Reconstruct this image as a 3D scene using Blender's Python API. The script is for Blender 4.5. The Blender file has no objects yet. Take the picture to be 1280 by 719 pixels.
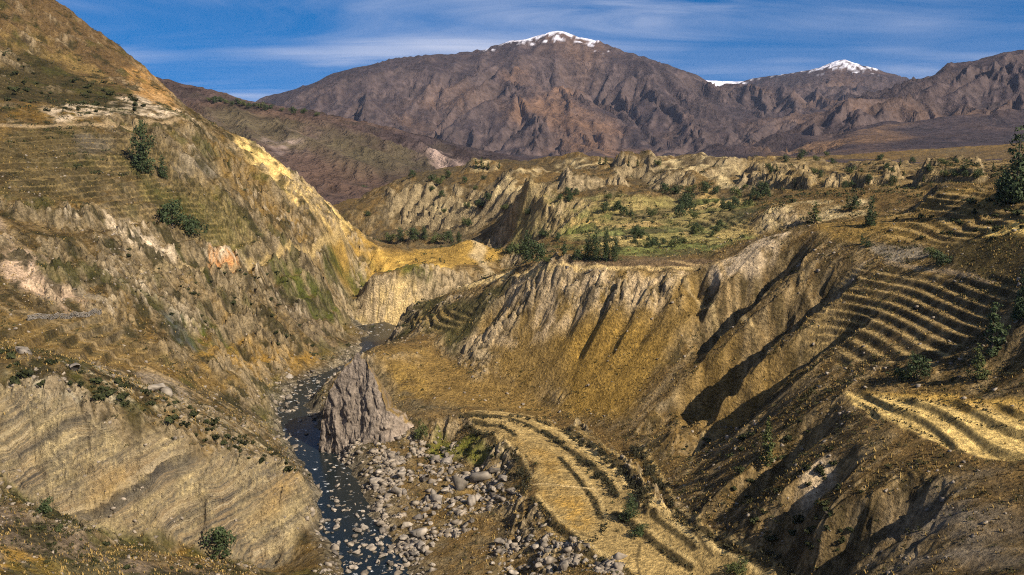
import bpy, math, random
import numpy as np

# ------------------------------------------------------------------ camera, sky, sun, exposure
FPX = 1229.0                      # focal length in pixels of a 1280 x 719 picture
PITCH = math.radians(9.7)
CP, SP = math.cos(PITCH), math.sin(PITCH)
scene = bpy.context.scene
cam_data = bpy.data.cameras.new('camera')
cam = bpy.data.objects.new('camera', cam_data)
scene.collection.objects.link(cam)
cam_data.sensor_width = 36.0
cam_data.lens = 36.0 * FPX / 1280.0
cam_data.clip_start = 1.0
cam_data.clip_end = 60000.0
cam.location = (0, 0, 0)
cam.rotation_euler = (math.radians(90) - PITCH, 0, 0)
scene.camera = cam

SUN_EL = math.radians(39)
SUN_AZ = math.radians(-40)        # measured from +X towards +Y: to the right, a little behind the camera
sun_dir = (math.cos(SUN_EL) * math.cos(SUN_AZ), math.cos(SUN_EL) * math.sin(SUN_AZ), math.sin(SUN_EL))

world = bpy.data.worlds.new('World')
scene.world = world
world.use_nodes = True
wn, wl = world.node_tree.nodes, world.node_tree.links
wn.clear()
w_out = wn.new('ShaderNodeOutputWorld')
w_bg = wn.new('ShaderNodeBackground')
w_bg.inputs['Strength'].default_value = 0.052
sky = wn.new('ShaderNodeTexSky')
sky.sky_type = 'NISHITA'
sky.sun_disc = False
sky.sun_elevation = SUN_EL
sky.sun_rotation = math.pi / 2 - SUN_AZ
sky.altitude = 3500
sky.air_density = 1.0
sky.dust_density = 0.05
sky.ozone_density = 3.0
geo = wn.new('ShaderNodeTexCoord')
# thin high-altitude air: the horizon is as blue as the sky some way above it
lift = wn.new('ShaderNodeVectorMath'); lift.operation = 'MULTIPLY_ADD'
lift.inputs[1].default_value = (1, 1, 0.8)
lift.inputs[2].default_value = (0, 0, 0.20)
nrm = wn.new('ShaderNodeVectorMath'); nrm.operation = 'NORMALIZE'
wl.new(geo.outputs['Generated'], lift.inputs[0])
wl.new(lift.outputs[0], nrm.inputs[0])
wl.new(nrm.outputs[0], sky.inputs['Vector'])
hsv = wn.new('ShaderNodeHueSaturation')
hsv.inputs['Hue'].default_value = 0.500
hsv.inputs['Saturation'].default_value = 1.7
hsv.inputs['Value'].default_value = 1.35
wl.new(sky.outputs[0], hsv.inputs['Color'])
# cirrus: noise on a plane far overhead, so the streaks flatten out towards the horizon
sep = wn.new('ShaderNodeSeparateXYZ'); wl.new(geo.outputs['Generated'], sep.inputs[0])
zden = wn.new('ShaderNodeMath'); zden.operation = 'ADD'; zden.inputs[1].default_value = 0.09
zabs = wn.new('ShaderNodeMath'); zabs.operation = 'ABSOLUTE'
wl.new(sep.outputs[2], zabs.inputs[0]); wl.new(zabs.outputs[0], zden.inputs[0])
dx_ = wn.new('ShaderNodeMath'); dx_.operation = 'DIVIDE'; wl.new(sep.outputs[0], dx_.inputs[0]); wl.new(zden.outputs[0], dx_.inputs[1])
dy_ = wn.new('ShaderNodeMath'); dy_.operation = 'DIVIDE'; wl.new(sep.outputs[1], dy_.inputs[0]); wl.new(zden.outputs[0], dy_.inputs[1])
comb = wn.new('ShaderNodeCombineXYZ'); wl.new(dx_.outputs[0], comb.inputs[0]); wl.new(dy_.outputs[0], comb.inputs[1])
cmap = wn.new('ShaderNodeMapping')
cmap.inputs['Rotation'].default_value = (0, 0, math.radians(-20))
cmap.inputs['Location'].default_value = (3.1, 1.7, 0)
cmap.inputs['Scale'].default_value = (0.24, 0.46, 1)
wl.new(comb.outputs[0], cmap.inputs[0])
cn = wn.new('ShaderNodeTexNoise'); cn.inputs['Scale'].default_value = 1.25; cn.inputs['Detail'].default_value = 7
cn.inputs['Roughness'].default_value = 0.60; cn.inputs['Distortion'].default_value = 1.0
wl.new(cmap.outputs[0], cn.inputs['Vector'])
cr = wn.new('ShaderNodeMapRange'); cr.inputs['From Min'].default_value = 0.40; cr.inputs['From Max'].default_value = 0.63
cr.inputs['To Max'].default_value = 0.85
wl.new(cn.outputs[0], cr.inputs[0])
cmix = wn.new('ShaderNodeMixRGB')
cmix.inputs[2].default_value = (7.0, 7.6, 9.6, 1)
cn2 = wn.new('ShaderNodeTexNoise'); cn2.inputs['Scale'].default_value = 0.30; cn2.inputs['Detail'].default_value = 3
wl.new(comb.outputs[0], cn2.inputs['Vector'])
cr2 = wn.new('ShaderNodeMapRange'); cr2.inputs['From Min'].default_value = 0.42; cr2.inputs['From Max'].default_value = 0.58; cr2.inputs['To Min'].default_value = 0.12
wl.new(cn2.outputs[0], cr2.inputs[0])
cml = wn.new('ShaderNodeMath'); cml.operation = 'MULTIPLY'; wl.new(cr.outputs[0], cml.inputs[0]); wl.new(cr2.outputs[0], cml.inputs[1])
wl.new(cml.outputs[0], cmix.inputs[0]); wl.new(hsv.outputs[0], cmix.inputs[1])
wl.new(cmix.outputs[0], w_bg.inputs['Color'])
wl.new(w_bg.outputs[0], w_out.inputs['Surface'])

sun_data = bpy.data.lights.new('sun', 'SUN')
sun_data.energy = 5.0
sun_data.angle = math.radians(0.5)
sun_data.color = (1.0, 0.89, 0.73)
sun = bpy.data.objects.new('sun', sun_data)
scene.collection.objects.link(sun)
from mathutils import Vector
sun.rotation_euler = Vector(sun_dir).to_track_quat('Z', 'Y').to_euler()

vs = scene.view_settings
vs.view_transform = 'Standard'
vs.look = 'None'
vs.exposure = 0.76
vs.gamma = 1.0
vs.use_curve_mapping = False
scene.cycles.max_bounces = 4
scene.cycles.diffuse_bounces = 2
scene.cycles.glossy_bounces = 2
scene.cycles.transmission_bounces = 2
scene.cycles.volume_bounces = 0
scene.cycles.transparent_max_bounces = 6
scene.cycles.use_denoising = False
scene.cycles.pixel_filter_type = 'BLACKMAN_HARRIS'
scene.cycles.filter_width = 1.1

# ------------------------------------------------------------------ helpers: noise
F = np.float32
def _hash(ix, iy, seed):
    h = (ix.astype(np.int64) * 374761393 + iy.astype(np.int64) * 668265263 + seed * 1442695041) & 0xFFFFFFFF
    h = ((h ^ (h >> 13)) * 1274126177) & 0xFFFFFFFF
    return (h ^ (h >> 16)) & 0xFFFFFF
def vnoise(x, y, seed=0):
    """gradient noise, about -1..1"""
    x = np.asarray(x, F); y = np.asarray(y, F)
    fx, fy = np.floor(x), np.floor(y)
    ix, iy = fx.astype(np.int32), fy.astype(np.int32)
    tx, ty = x - fx, y - fy
    sx = tx * tx * tx * (tx * (tx * 6 - 15) + 10); sy = ty * ty * ty * (ty * (ty * 6 - 15) + 10)
    def g(di, dj):
        a = _hash(ix + di, iy + dj, seed).astype(F) * F(2 * math.pi / 0x1000000)
        return np.cos(a) * (tx - di) + np.sin(a) * (ty - dj)
    a = g(0, 0); b = g(1, 0); c = g(0, 1); d = g(1, 1)
    ab = a + sx * (b - a); cd = c + sx * (d - c)
    return (ab + sy * (cd - ab)) * F(1.5)
def fbm(x, y, freq, octs=4, seed=0, rough=0.5, ridged=False):
    out = np.zeros(np.shape(x), F); a = 1.0; t = 0
    for o in range(octs):
        n = vnoise(x * freq, y * freq, seed + o * 17)
        if ridged: n = 1 - 2 * np.abs(n)
        out += F(a) * n; t += a
        a *= rough; freq *= 2.03
    return out / F(t)
def smooth(a, b, v):
    t = np.clip((v - a) / (b - a), 0, 1)
    return t * t * (3 - 2 * t)
def streaks(x, y, dx, dy, freq, seed):
    """stripes about 1/freq wide that run along (dx, dy); -1..1"""
    X = x * F(freq); Y = y * F(freq)
    fx, fy = np.floor(X), np.floor(Y)
    px, py = -dy, dx
    C = np.zeros(np.shape(x), F); S = np.zeros(np.shape(x), F)
    for j in (-1, 0, 1):
        for i in (-1, 0, 1):
            cx, cy = fx + i, fy + j
            h = _hash(cx.astype(np.int32), cy.astype(np.int32), seed)
            jx = (h & 0xFFF).astype(F) / 4096; jy = ((h >> 12) & 0xFFF).astype(F) / 4096
            ex, ey = X - cx - jx, Y - cy - jy
            w = np.maximum(0, 1 - (ex * ex + ey * ey) / F(2.1)) ** 2
            ph = (ex * px + ey * py) * F(2 * math.pi)
            C += np.cos(ph) * w; S += np.sin(ph) * w
    return C / (np.sqrt(C * C + S * S) + F(1e-4))

# ------------------------------------------------------------------ surveying: picture ray -> plan position
def ray(px, py):
    a = (px - 640.0) / FPX; b = (359.5 - py) / FPX
    den = CP + b * SP
    return a / den, (-SP + b * CP) / den          # x/y and z/y along that ray
def t_of(py): return ray(640, py)[1]
def fit(points):
    """smooth surface through (x/y, ln y, z/y) samples; returns a callable"""
    P = np.array(points, float)
    c = 0.010
    def K(a, b):
        return -np.sqrt((a[:, None, 0] - b[None, :, 0]) ** 2 + (a[:, None, 1] - b[None, :, 1]) ** 2 + c * c)
    n = len(P)
    A = np.zeros((n + 3, n + 3)); A[:n, :n] = K(P, P) - 1e-4 * np.eye(n)
    A[:n, n] = 1; A[:n, n + 1:] = P[:, :2]; A[n, :n] = 1; A[n + 1:, :n] = P[:, :2].T
    sol = np.linalg.solve(A, np.concatenate([P[:, 2], np.zeros(3)]))
    def ev(U, W):
        q = np.stack([U.ravel(), W.ravel()], 1); out = np.empty(len(q))
        for s in range(0, len(q), 8000):
            k = q[s:s + 8000]
            out[s:s + 8000] = K(k, P) @ sol[:n] + sol[n] + k @ sol[n + 1:]
        return out.reshape(U.shape)
    return ev
def collect(lines, step=22):
    """lines: lists of (px, py, D) seen points, (px, py, 'z', z) or hidden ones (px, 'D', D, z)"""
    pts = []
    def conv(p):
        if p[1] == 'D':
            u, _ = ray(p[0], 359.5); return (u, math.log(p[2]), p[3] / p[2])
        if p[2] == 'z':
            u, k = ray(p[0], p[1]); D = p[3] / k; return (u, math.log(D), k)
        u, k = ray(p[0], p[1]); return (u, math.log(p[2]), k)
    for L in lines:
        c = [conv(p) for p in L]
        pts.append(c[0])
        for a, b in zip(c[:-1], c[1:]):
            d = math.hypot((b[0] - a[0]) * FPX, (b[1] - a[1]) * FPX)
            m = max(1, int(d / step + 0.5))
            for k in range(1, m + 1):
                f = k / m
                pts.append(tuple(a[i] + (b[i] - a[i]) * f for i in range(3)))
    # drop near-duplicates
    out = []
    for p in pts:
        if all(abs(p[0] - q[0]) + abs(p[1] - q[1]) > 0.006 for q in out): out.append(p)
    return out

# ------------------------------------------------------------------ near terrain: control lines (px, py, distance)
RIV = [(478, 760, 'z', -157), (472, 719, 'z', -156), (455, 690, 'z', -156), (432, 640, 'z', -155.5), (420, 600, 'z', -155), (396, 560, 'z', -154.5),
       (374, 530, 'z', -154), (366, 505, 'z', -154), (385, 486, 'z', -153.5), (412, 470, 'z', -153), (440, 456, 'z', -153),
       (470, 438, 'z', -152.5), (486, 426, 'z', -152), (478, 413, 'z', -152), (455, 405, 'z', -151.5)]
near_lines = [
    RIV,
    [(400, 719, 'z', -154), (392, 660, 'z', -154), (405, 612, 'z', -153.5), (350, 545, 'z', -153), (338, 505, 'z', -152.5), (365, 470, 'z', -152), (425, 450, 'z', -151), (440, 428, 'z', -150), (432, 410, 'z', -148)],
    [(560, 719, 'z', -153), (530, 660, 'z', -153.5), (462, 605, 'z', -153.5), (430, 572, 'z', -153), (404, 548, 'z', -153), (404, 510, 'z', -152)],
    # slope at the bottom left corner and the gully behind it
    [(-220, 719, 200), (0, 719, 232), (130, 719, 262)],
    [(-220, 570, 276), (0, 622, 282), (60, 645, 285), (130, 675, 291), (200, 695, 296), (290, 719, 301)],
    [(0, 'D', 296, -121), (60, 'D', 300, -128), (130, 'D', 304, -138), (290, 'D', 312, -150)],
    [(60, 640, 304), (130, 665, 310), (200, 680, 319), (270, 692, 325), (340, 706, 336)],
    [(-220, 440, 318), (0, 480, 325), (80, 500, 328), (160, 525, 336), (240, 560, 346), (320, 590, 356), (398, 612, 372)],
    [(-220, 400, 390), (0, 430, 390), (100, 450, 400), (200, 490, 415), (280, 515, 430), (330, 540, 440)],
    [(-220, 340, 440), (0, 380, 430), (100, 400, 450), (200, 430, 470), (300, 470, 500), (332, 483, 545)],
    [(-220, 250, 500), (0, 300, 480), (100, 320, 500), (200, 350, 540), (300, 390, 588), (375, 428, 612)],
    [(-220, 180, 560), (0, 240, 530), (100, 250, 550), (200, 270, 600), (300, 300, 655), (400, 350, 700), (428, 392, 728)],
    [(-220, 90, 650), (0, 157, 620), (100, 157, 650), (180, 154, 690), (240, 152, 740)],
    [(300, 215, 755), (400, 290, 770), (450, 330, 818), (436, 366, 776)],
    [(-220, -60, 800), (0, 60, 800), (100, 85, 840), (165, 118, 800)],
    [(0, 110, 700), (100, 125, 745)],
    # skyline of the left hill and the crest running down to the river
    [(-220, -190, 1000), (0, -45, 1000), (60, 0, 1000), (120, 42, 970), (165, 75, 955), (190, 95, 940), (215, 126, 860), (250, 150, 850), (300, 172, 850), (370, 222, 865), (440, 287, 878), (472, 302, 866), (520, 320, 846), (545, 318, 846), (590, 301, 856), (622, 318, 842), (642, 336, 826)],
    [(-200, 'D', 1300, 110), (60, 'D', 1250, 60), (150, 'D', 1150, -10), (250, 'D', 1080, -70), (330, 'D', 1020, -115), (450, 'D', 962, -128), (560, 'D', 925, -120), (640, 'D', 880, -108)],
    [(200, 'D', 1500, -100), (330, 'D', 1350, -130), (410, 'D', 1200, -130)],
    [(450, 368, 772), (470, 357, 756), (520, 347, 762), (590, 343, 780), (640, 339, 795)],
    [(448, 394, 752), (500, 384, 748), (560, 365, 762), (630, 347, 783)],
    # hump at the river and the plateau edge
    
    [(497, 405, 660), (512, 388, 645), (545, 379, 612), (600, 366, 562), (640, 347, 545), (690, 333, 520), (760, 333, 508), (870, 333, 490), (905, 330, 480)],
    [(560, 'D', 690, -138), (610, 'D', 690, -130)],
    [(560, 446, 525), (600, 462, 502), (640, 482, 484), (680, 502, 468), (740, 532, 432), (790, 560, 396)],
    [(600, 412, 530), (690, 400, 502), (760, 400, 480), (830, 400, 466)],
    [(455, 446, 512), (480, 431, 530), (505, 428, 540), (540, 430, 538)],
    [(500, 470, 498), (540, 490, 482), (520, 520, 452), (600, 505, 466)],
    [(400, 560, 'z', -151), (480, 556, 'z', -148), (545, 545, 'z', -146)],
    # valley-bottom fields
    [(575, 520, 'z', -138), (640, 523, 'z', -137), (700, 560, 'z', -137), (800, 640, 'z', -136), (900, 700, 'z', -135), (990, 730, 'z', -132)],
    [(610, 545, 'z', -138.5), (665, 585, 'z', -138.5), (660, 620, 'z', -139), (700, 680, 'z', -139), (760, 719, 'z', -138)],
    [(700, 620, 'z', -137.5), (780, 680, 'z', -137)],
    [(550, 550, 'z', -147.5), (590, 575, 'z', -147), (622, 600, 'z', -146), (625, 640, 'z', -146), (640, 690, 'z', -147), (660, 719, 'z', -147)],
    [(480, 590, 'z', -151.5), (560, 590, 'z', -149.5), (560, 660, 'z', -151), (600, 719, 'z', -150)],
    # right-hand hillside
    [(905, 330, 480), (950, 300, 490), (1000, 283, 485), (1050, 289, 462), (1100, 308, 432)],
    [(1100, 308, 432), (1200, 285, 425), (1290, 262, 395), (1480, 215, 380)],
    [(1180, 245, 520), (1230, 233, 520), (1290, 238, 460)],
    [(900, 420, 440), (870, 480, 420), (850, 540, 385)],
    [(1090, 320, 428), (1040, 360, 414), (990, 402, 407), (940, 450, 402), (900, 500, 396), (868, 560, 376)],
    [(1100, 400, 372), (1200, 400, 340), (1290, 380, 315), (1480, 330, 290)],
    [(1000, 480, 355), (1060, 494, 326)],
    [(1060, 494, 326), (1150, 500, 304), (1280, 512, 280), (1480, 530, 250)],
    [(1100, 520, 300), (1160, 548, 280), (1230, 570, 262), (1300, 575, 252)],
    [(1150, 455, 328), (1270, 450, 304)],
    [(1000, 560, 315), (900, 620, 312), (1000, 640, 278), (1045, 700, 252), (1100, 640, 252), (1100, 719, 228), (1200, 640, 234), (1200, 719, 208), (1290, 719, 190), (1480, 719, 165)],
    [(820, 590, 364), (860, 640, 318)],
    # behind: valley floor, badlands, far plateau
    [(655, 330, 650), (690, 318, 600), (760, 325, 545), (870, 322, 535), (930, 300, 570)],
    [(930, 'D', 530, -66), (1000, 'D', 535, -62), (1090, 'D', 520, -58)],
    [(665, 305, 690), (750, 300, 640), (850, 290, 660), (940, 285, 610)],
    [(955, 292, 600), (1000, 283, 590), (1090, 266, 575)],
    [(965, 262, 615), (1020, 252, 620), (1085, 246, 610)],
    [(520, 305, 1000), (600, 288, 965), (660, 278, 850), (750, 268, 790), (850, 262, 790), (930, 255, 760)],
    [(445, 262, 1080), (470, 290, 1020), (540, 300, 985)],
    [(470, 250, 1120), (540, 245, 1090), (640, 252, 990), (750, 245, 930), (850, 242, 910), (950, 236, 850)],
    [(465, 238, 1190), (520, 220, 1200), (580, 208, 1250), (640, 205, 1250), (700, 202, 1250), (760, 202, 1280), (800, 205, 1300), (900, 208, 1200), (1000, 205, 1150)],
    [(1000, 235, 760), (1100, 232, 690), (1180, 225, 640), (1290, 215, 620), (1480, 190, 600)],
    [(1100, 216, 950), (1200, 212, 900), (1290, 205, 900), (1480, 190, 900)],
    [(950, 207, 1600), (1050, 204, 1600), (1150, 203, 1500), (1290, 196, 1500), (1480, 188, 1500)],
    [(430, 'D', 1700, -110), (600, 'D', 1700, -100), (800, 'D', 1700, -90)],
]
far_lines = [
    [(-220, 20, 2600), (100, 80, 2400), (200, 100, 2300), (290, 125, 2200), (365, 136, 2150), (430, 150, 2100), (520, 175, 2000), (575, 203, 1900), (610, 225, 1850)],
    [(300, 180, 1750), (400, 200, 1700), (480, 215, 1680)],
    [(250, 'D', 1400, -120), (440, 'D', 1400, -125), (560, 'D', 1500, -118), (640, 'D', 1600, -105)],
    [(-220, 'D', 3500, -50), (200, 'D', 3200, -100), (400, 'D', 3000, -120), (600, 'D', 2600, -120)],
    [(700, 'D', 1600, -84), (800, 'D', 1600, -80), (960, 'D', 1560, -60), (1100, 'D', 1500, -66), (1290, 'D', 1500, -58), (1480, 'D', 1500, -30)],
    [(300, 'D', 4500, -160), (500, 'D', 4200, -170), (700, 'D', 4000, -170), (850, 'D', 3200, -125)],
    [(100, 190, 7000), (250, 165, 7000), (365, 131, 7000), (400, 108, 7250), (430, 91, 7500), (500, 73, 7800), (570, 71, 8000), (620, 61, 8200), (660, 51, 8400), (695, 42, 8500), (740, 52, 8400), (770, 60, 8300), (830, 80, 8000), (870, 103, 7800), (915, 126, 7500)],
    [(655, 62, 8200), (650, 95, 7400), (690, 130, 6500), (760, 180, 5500), (800, 205, 4900)],
    [(500, 73, 7800), (480, 112, 7000), (440, 165, 6000)],
    [(640, 100, 7300), (600, 130, 6700), (580, 160, 6100), (620, 185, 5500)],
    [(555, 140, 6800), (520, 175, 5800)],
    [(740, 100, 7700), (800, 150, 6500), (830, 190, 5300)],
    [(830, 76, 8000), (850, 125, 6900), (890, 185, 5300)],
    [(300, 'D', 9500, -100), (500, 'D', 10500, 100), (700, 'D', 11000, 200), (860, 'D', 9500, 120)],
    [(860, 100, 11000), (905, 109, 10800), (940, 101, 10600), (1000, 89, 10600), (1030, 82, 10600), (1055, 77, 10600), (1085, 85, 10400), (1110, 94, 10000)],
    [(1000, 112, 8200), (960, 140, 7000), (900, 172, 5800), (860, 196, 4800)],
    [(900, 'D', 14000, 0), (1100, 'D', 14000, 0), (1400, 'D', 9000, 100)],
    [(930, 190, 3700), (1000, 155, 4500), (1060, 126, 5000), (1110, 101, 5300), (1180, 82, 5500), (1230, 71, 5600), (1280, 66, 5700), (1480, 40, 5800)],
    [(1000, 180, 3500), (1100, 160, 4200), (1200, 128, 4700), (1290, 118, 4800), (1480, 100, 4800)],
    [(1100, 186, 3200), (1200, 172, 3500), (1290, 162, 3600), (1480, 150, 3600)],
    [(900, 208, 2500), (1000, 204, 2300), (1100, 202, 2300), (1290, 196, 2400), (1480, 186, 2400)],
    [(1290, 'D', 7500, 200), (1100, 'D', 6800, 100)],
]

class Land:
    """terrain sheet sampled on (x/y, ln y); gives heights, gradients and where a sight line lands"""
    def __init__(self, lines, u_rng, nu, ws):
        self.U = np.linspace(u_rng[0], u_rng[1], nu).astype(F)
        self.W = np.asarray(ws, F)
        ev = fit(collect(lines))
        cu = np.linspace(u_rng[0], u_rng[1], 380); cw = np.linspace(ws[0], ws[-1], 420)
        E = ev(*np.meshgrid(cu, cw))
        self.cu, self.cw, self.E = cu, cw, E
        self.Y = np.exp(self.W)[:, None] * np.ones((1, nu), F)
        self.X = self.U[None, :] * self.Y
        self.Z = self.samp(*np.meshgrid(self.U, self.W)).astype(F) * self.Y
    def samp(self, u, w):
        fu = np.clip((u - self.cu[0]) / (self.cu[1] - self.cu[0]), 0, len(self.cu) - 1.001)
        fw = np.clip((w - self.cw[0]) / (self.cw[1] - self.cw[0]), 0, len(self.cw) - 1.001)
        i = fu.astype(int); j = fw.astype(int); a = fu - i; b = fw - j
        E = self.E
        return (E[j, i] * (1 - a) + E[j, i + 1] * a) * (1 - b) + (E[j + 1, i] * (1 - a) + E[j + 1, i + 1] * a) * b
    def hit(self, px, py):
        """plan position where the sight line first meets the smooth ground"""
        u, k = ray(px, py)
        w = np.linspace(self.cw[0], self.cw[-1], 3000)
        e = self.samp(np.full(w.shape, u), w)
        m = np.nonzero(e >= k)[0]
        j = m[0] if len(m) else len(w) - 1
        if j > 0 and len(m):
            f = (k - e[j - 1]) / max(1e-9, e[j] - e[j - 1]); ww = w[j - 1] + f * (w[j] - w[j - 1])
        else: ww = w[j]
        y = math.exp(ww); return (u * y, y)
    def hitf(self, px, py):
        """the same on the finished ground; returns x, y, z"""
        u, k = ray(px, py)
        fu = min(max((u - self.U[0]) / (self.U[1] - self.U[0]), 0), len(self.U) - 1.001); i = int(fu); a = fu - i
        y = np.exp(self.W); e = (self.Z[:, i] * (1 - a) + self.Z[:, i + 1] * a) / y
        m = np.nonzero(e >= k)[0]; j = m[0] if len(m) else len(y) - 1
        yy = y[j]
        if j > 0 and len(m):
            f = (k - e[j - 1]) / max(1e-9, e[j] - e[j - 1]); yy = y[j - 1] + f * (y[j] - y[j - 1])
        return float(u * yy), float(yy), float(k * yy)
    def height(self, x, y):
        """final height, bilinear"""
        x = np.atleast_1d(np.asarray(x, float)); y = np.atleast_1d(np.asarray(y, float))
        fu = np.clip((x / y - self.U[0]) / (self.U[1] - self.U[0]), 0, len(self.U) - 1.001)
        fw = np.clip(np.interp(np.log(y), self.W, np.arange(len(self.W))), 0, len(self.W) - 1.001)
        i = fu.astype(int); j = fw.astype(int); a = fu - i; b = fw - j; E = self.Z
        return (E[j, i] * (1 - a) + E[j, i + 1] * a) * (1 - b) + (E[j + 1, i] * (1 - a) + E[j + 1, i + 1] * a) * b
    def grad(self):
        zu = np.gradient(self.Z, self.U, axis=1); zw = np.gradient(self.Z, self.W, axis=0)
        gx = zu / self.Y; gy = (zw - self.U[None, :] * zu) / self.Y
        return gx, gy
    def box(self, pts, m):
        P = np.array(pts); x0, y0 = P.min(0) - m; x1, y1 = P.max(0) + m
        return np.nonzero((self.X > x0) & (self.X < x1) & (self.Y > y0) & (self.Y < y1))
    def near_line(self, pts, m):
        """indices within m of a plan polyline: (idx, distance, side, fraction along)"""
        idx = self.box(pts, m); x = self.X[idx]; y = self.Y[idx]
        d = np.full(x.shape, 1e9, F); sd = np.zeros(x.shape, F); tt = np.zeros(x.shape, F)
        seg = [math.hypot(b[0] - a[0], b[1] - a[1]) for a, b in zip(pts[:-1], pts[1:])]; tot = sum(seg); acc = 0
        for (a, b), L in zip(zip(pts[:-1], pts[1:]), seg):
            if L < 1e-6: continue
            ux, uy = (b[0] - a[0]) / L, (b[1] - a[1]) / L
            s = np.clip((x - a[0]) * ux + (y - a[1]) * uy, 0, L)
            ex, ey = x - a[0] - ux * s, y - a[1] - uy * s
            dd = np.sqrt(ex * ex + ey * ey); k = dd < d
            d[k] = dd[k]; sd[k] = (ux * ey - uy * ex)[k]; tt[k] = ((acc + s) / tot)[k]; acc += L
        k = d < m
        return (idx[0][k], idx[1][k]), d[k], sd[k], tt[k]
    def in_poly(self, pts, soft):
        """indices and 0..1 weight of a plan polygon with a soft, uneven edge"""
        idx = self.box(pts, soft); x = self.X[idx]; y = self.Y[idx]
        wx = vnoise(x / (soft * 3 + 3), y / (soft * 3 + 3), 91) * soft * 0.9; wy = vnoise(x / (soft * 3 + 3), y / (soft * 3 + 3), 92) * soft * 0.9
        x = x + wx; y = y + wy
        ins = np.zeros(x.shape, bool); d = np.full(x.shape, 1e9, F); n = len(pts)
        for q in range(n):
            a, b = pts[q], pts[(q + 1) % n]; ex, ey = b[0] - a[0], b[1] - a[1]; L2 = ex * ex + ey * ey + 1e-9
            s = np.clip(((x - a[0]) * ex + (y - a[1]) * ey) / L2, 0, 1)
            d = np.minimum(d, np.hypot(x - a[0] - ex * s, y - a[1] - ey * s))
            if abs(ey) > 1e-9:
                c = ((a[1] > y) != (b[1] > y)) & (x < ex * (y - a[1]) / ey + a[0]); ins ^= c
        s = np.where(ins, d, -d)
        return idx, smooth(-soft * 0.5, soft * 0.5, s)
    def spots(self, pxs): return [self.hit(*p) for p in pxs]

def log_rows(parts):
    out = []
    for a, b, n in parts: out += list(np.linspace(math.log(a), math.log(b), n, endpoint=False))
    return out + [math.log(parts[-1][1])]
NEAR = Land(near_lines, (-0.66, 0.66), 960, log_rows([(165, 260, 150), (260, 640, 560), (640, 1000, 170), (1000, 1750, 110)]))
FAR = Land(far_lines, (-0.68, 0.68), 820, log_rows([(1420, 2600, 110), (2600, 4500, 60), (4500, 9000, 150), (9000, 14500, 60)]))

# ------------------------------------------------------------------ landforms cut into the near terrain
L = NEAR
NX, NY = L.X, L.Y
def gully(pxs, depth, half, sharp=1.0):
    pts = L.spots(pxs)
    idx, d, sd, t = L.near_line(pts, half * 1.8)
    n = vnoise(L.X[idx] / 9, L.Y[idx] / 9, 5) * half * 0.22
    prof = np.clip(1 - (d + n) / half, 0, 1)
    prof = prof ** sharp * smooth(-0.02, 0.42, t) * (0.35 + 0.65 * smooth(1.0, 0.8, t))
    L.Z[idx] -= (depth * prof).astype(F)
def raise_block(pxs, h, soft):
    idx, w = L.in_poly(L.spots(pxs), soft)
    L.Z[idx] += (h * w * (1 + 0.25 * vnoise(L.X[idx] / 14, L.Y[idx] / 14, 8))).astype(F)
def blur(Z, r, times=2):
    for _ in range(times):
        for ax in (0, 1):
            n = Z.shape[ax]; c = np.cumsum(np.concatenate([np.repeat(Z.take([0], ax), r + 1, ax), Z, np.repeat(Z.take([n - 1], ax), r, ax)], ax), axis=ax, dtype=np.float64)
            Z = ((c.take(range(2 * r + 1, n + 2 * r + 1), ax) - c.take(range(0, n), ax)) / (2 * r + 1)).astype(F)
    return Z
def erode(L, octs, mask, seed, rad=2, off=0.0):
    """gullies that follow the slope; each octave follows the slope left by the last"""
    for k, (wl_, amp, s0, s1) in enumerate(octs):
        keep_ = L.Z; L.Z = blur(L.Z, max(1, int(rad / 1.6 ** k))); gx, gy = L.grad(); L.Z = keep_; sl = np.sqrt(gx * gx + gy * gy) + F(1e-5)
        x = L.X + vnoise(L.X / (wl_ * 2.2), L.Y / (wl_ * 2.2), seed + k) * F(wl_ * 0.5)
        y = L.Y + vnoise(L.X / (wl_ * 2.2), L.Y / (wl_ * 2.2), seed + 50 + k) * F(wl_ * 0.5)
        c = streaks(x, y, gx / sl, gy / sl, 1.0 / wl_, seed + 100 + k)
        c = F(off) + 1 - np.abs(c) * F(1.5)              # sharp crests, rounded floors
        L.Z += (F(amp) * c * smooth(s0, s1, sl) * mask).astype(F)

# river bed
riv = L.spots([(p[0], p[1]) for p in RIV])
riv = [(ray(p[0], p[1])[0] * p[3] / ray(p[0], p[1])[1], p[3] / ray(p[0], p[1])[1]) for p in RIV]
riv_z = [p[3] for p in RIV]
# badlands and far plateau roughness
bad_i, bad_w = L.in_poly(L.spots([(445, 270), (480, 300), (560, 302), (620, 275), (700, 258), (930, 250), (1000, 232), (1000, 207), (900, 209), (800, 206), (700, 203), (640, 206), (560, 214), (465, 240)]), 50)
BAD = np.zeros(L.Z.shape, F); BAD[bad_i] = bad_w
pl_i, pl_w = L.in_poly(L.spots([(960, 235), (1280, 215), (1290, 186), (950, 199)]) + [(1000, 1700), (-200, 1700), (100, 1400)], 60)
PLA = np.zeros(L.Z.shape, F); PLA[pl_i] = pl_w
L.Z += BAD * (8 * fbm(NX, NY, 1 / 95, 3, 31, ridged=True) + 2)
L.Z += PLA * (5 * fbm(NX, NY, 1 / 120, 4, 33) + 5 * fbm(NX, NY, 1 / 80, 3, 35, ridged=True) - 3)
LEFT_POLY = [(0, 200), (120, 165), (250, 175), (330, 225), (400, 300), (430, 380), (430, 440), (330, 470), (200, 435), (60, 400), (0, 380)]
lf_i, lf_w = L.in_poly(L.spots(LEFT_POLY), 30)
LFT = np.zeros(L.Z.shape, F); LFT[lf_i] = lf_w
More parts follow.
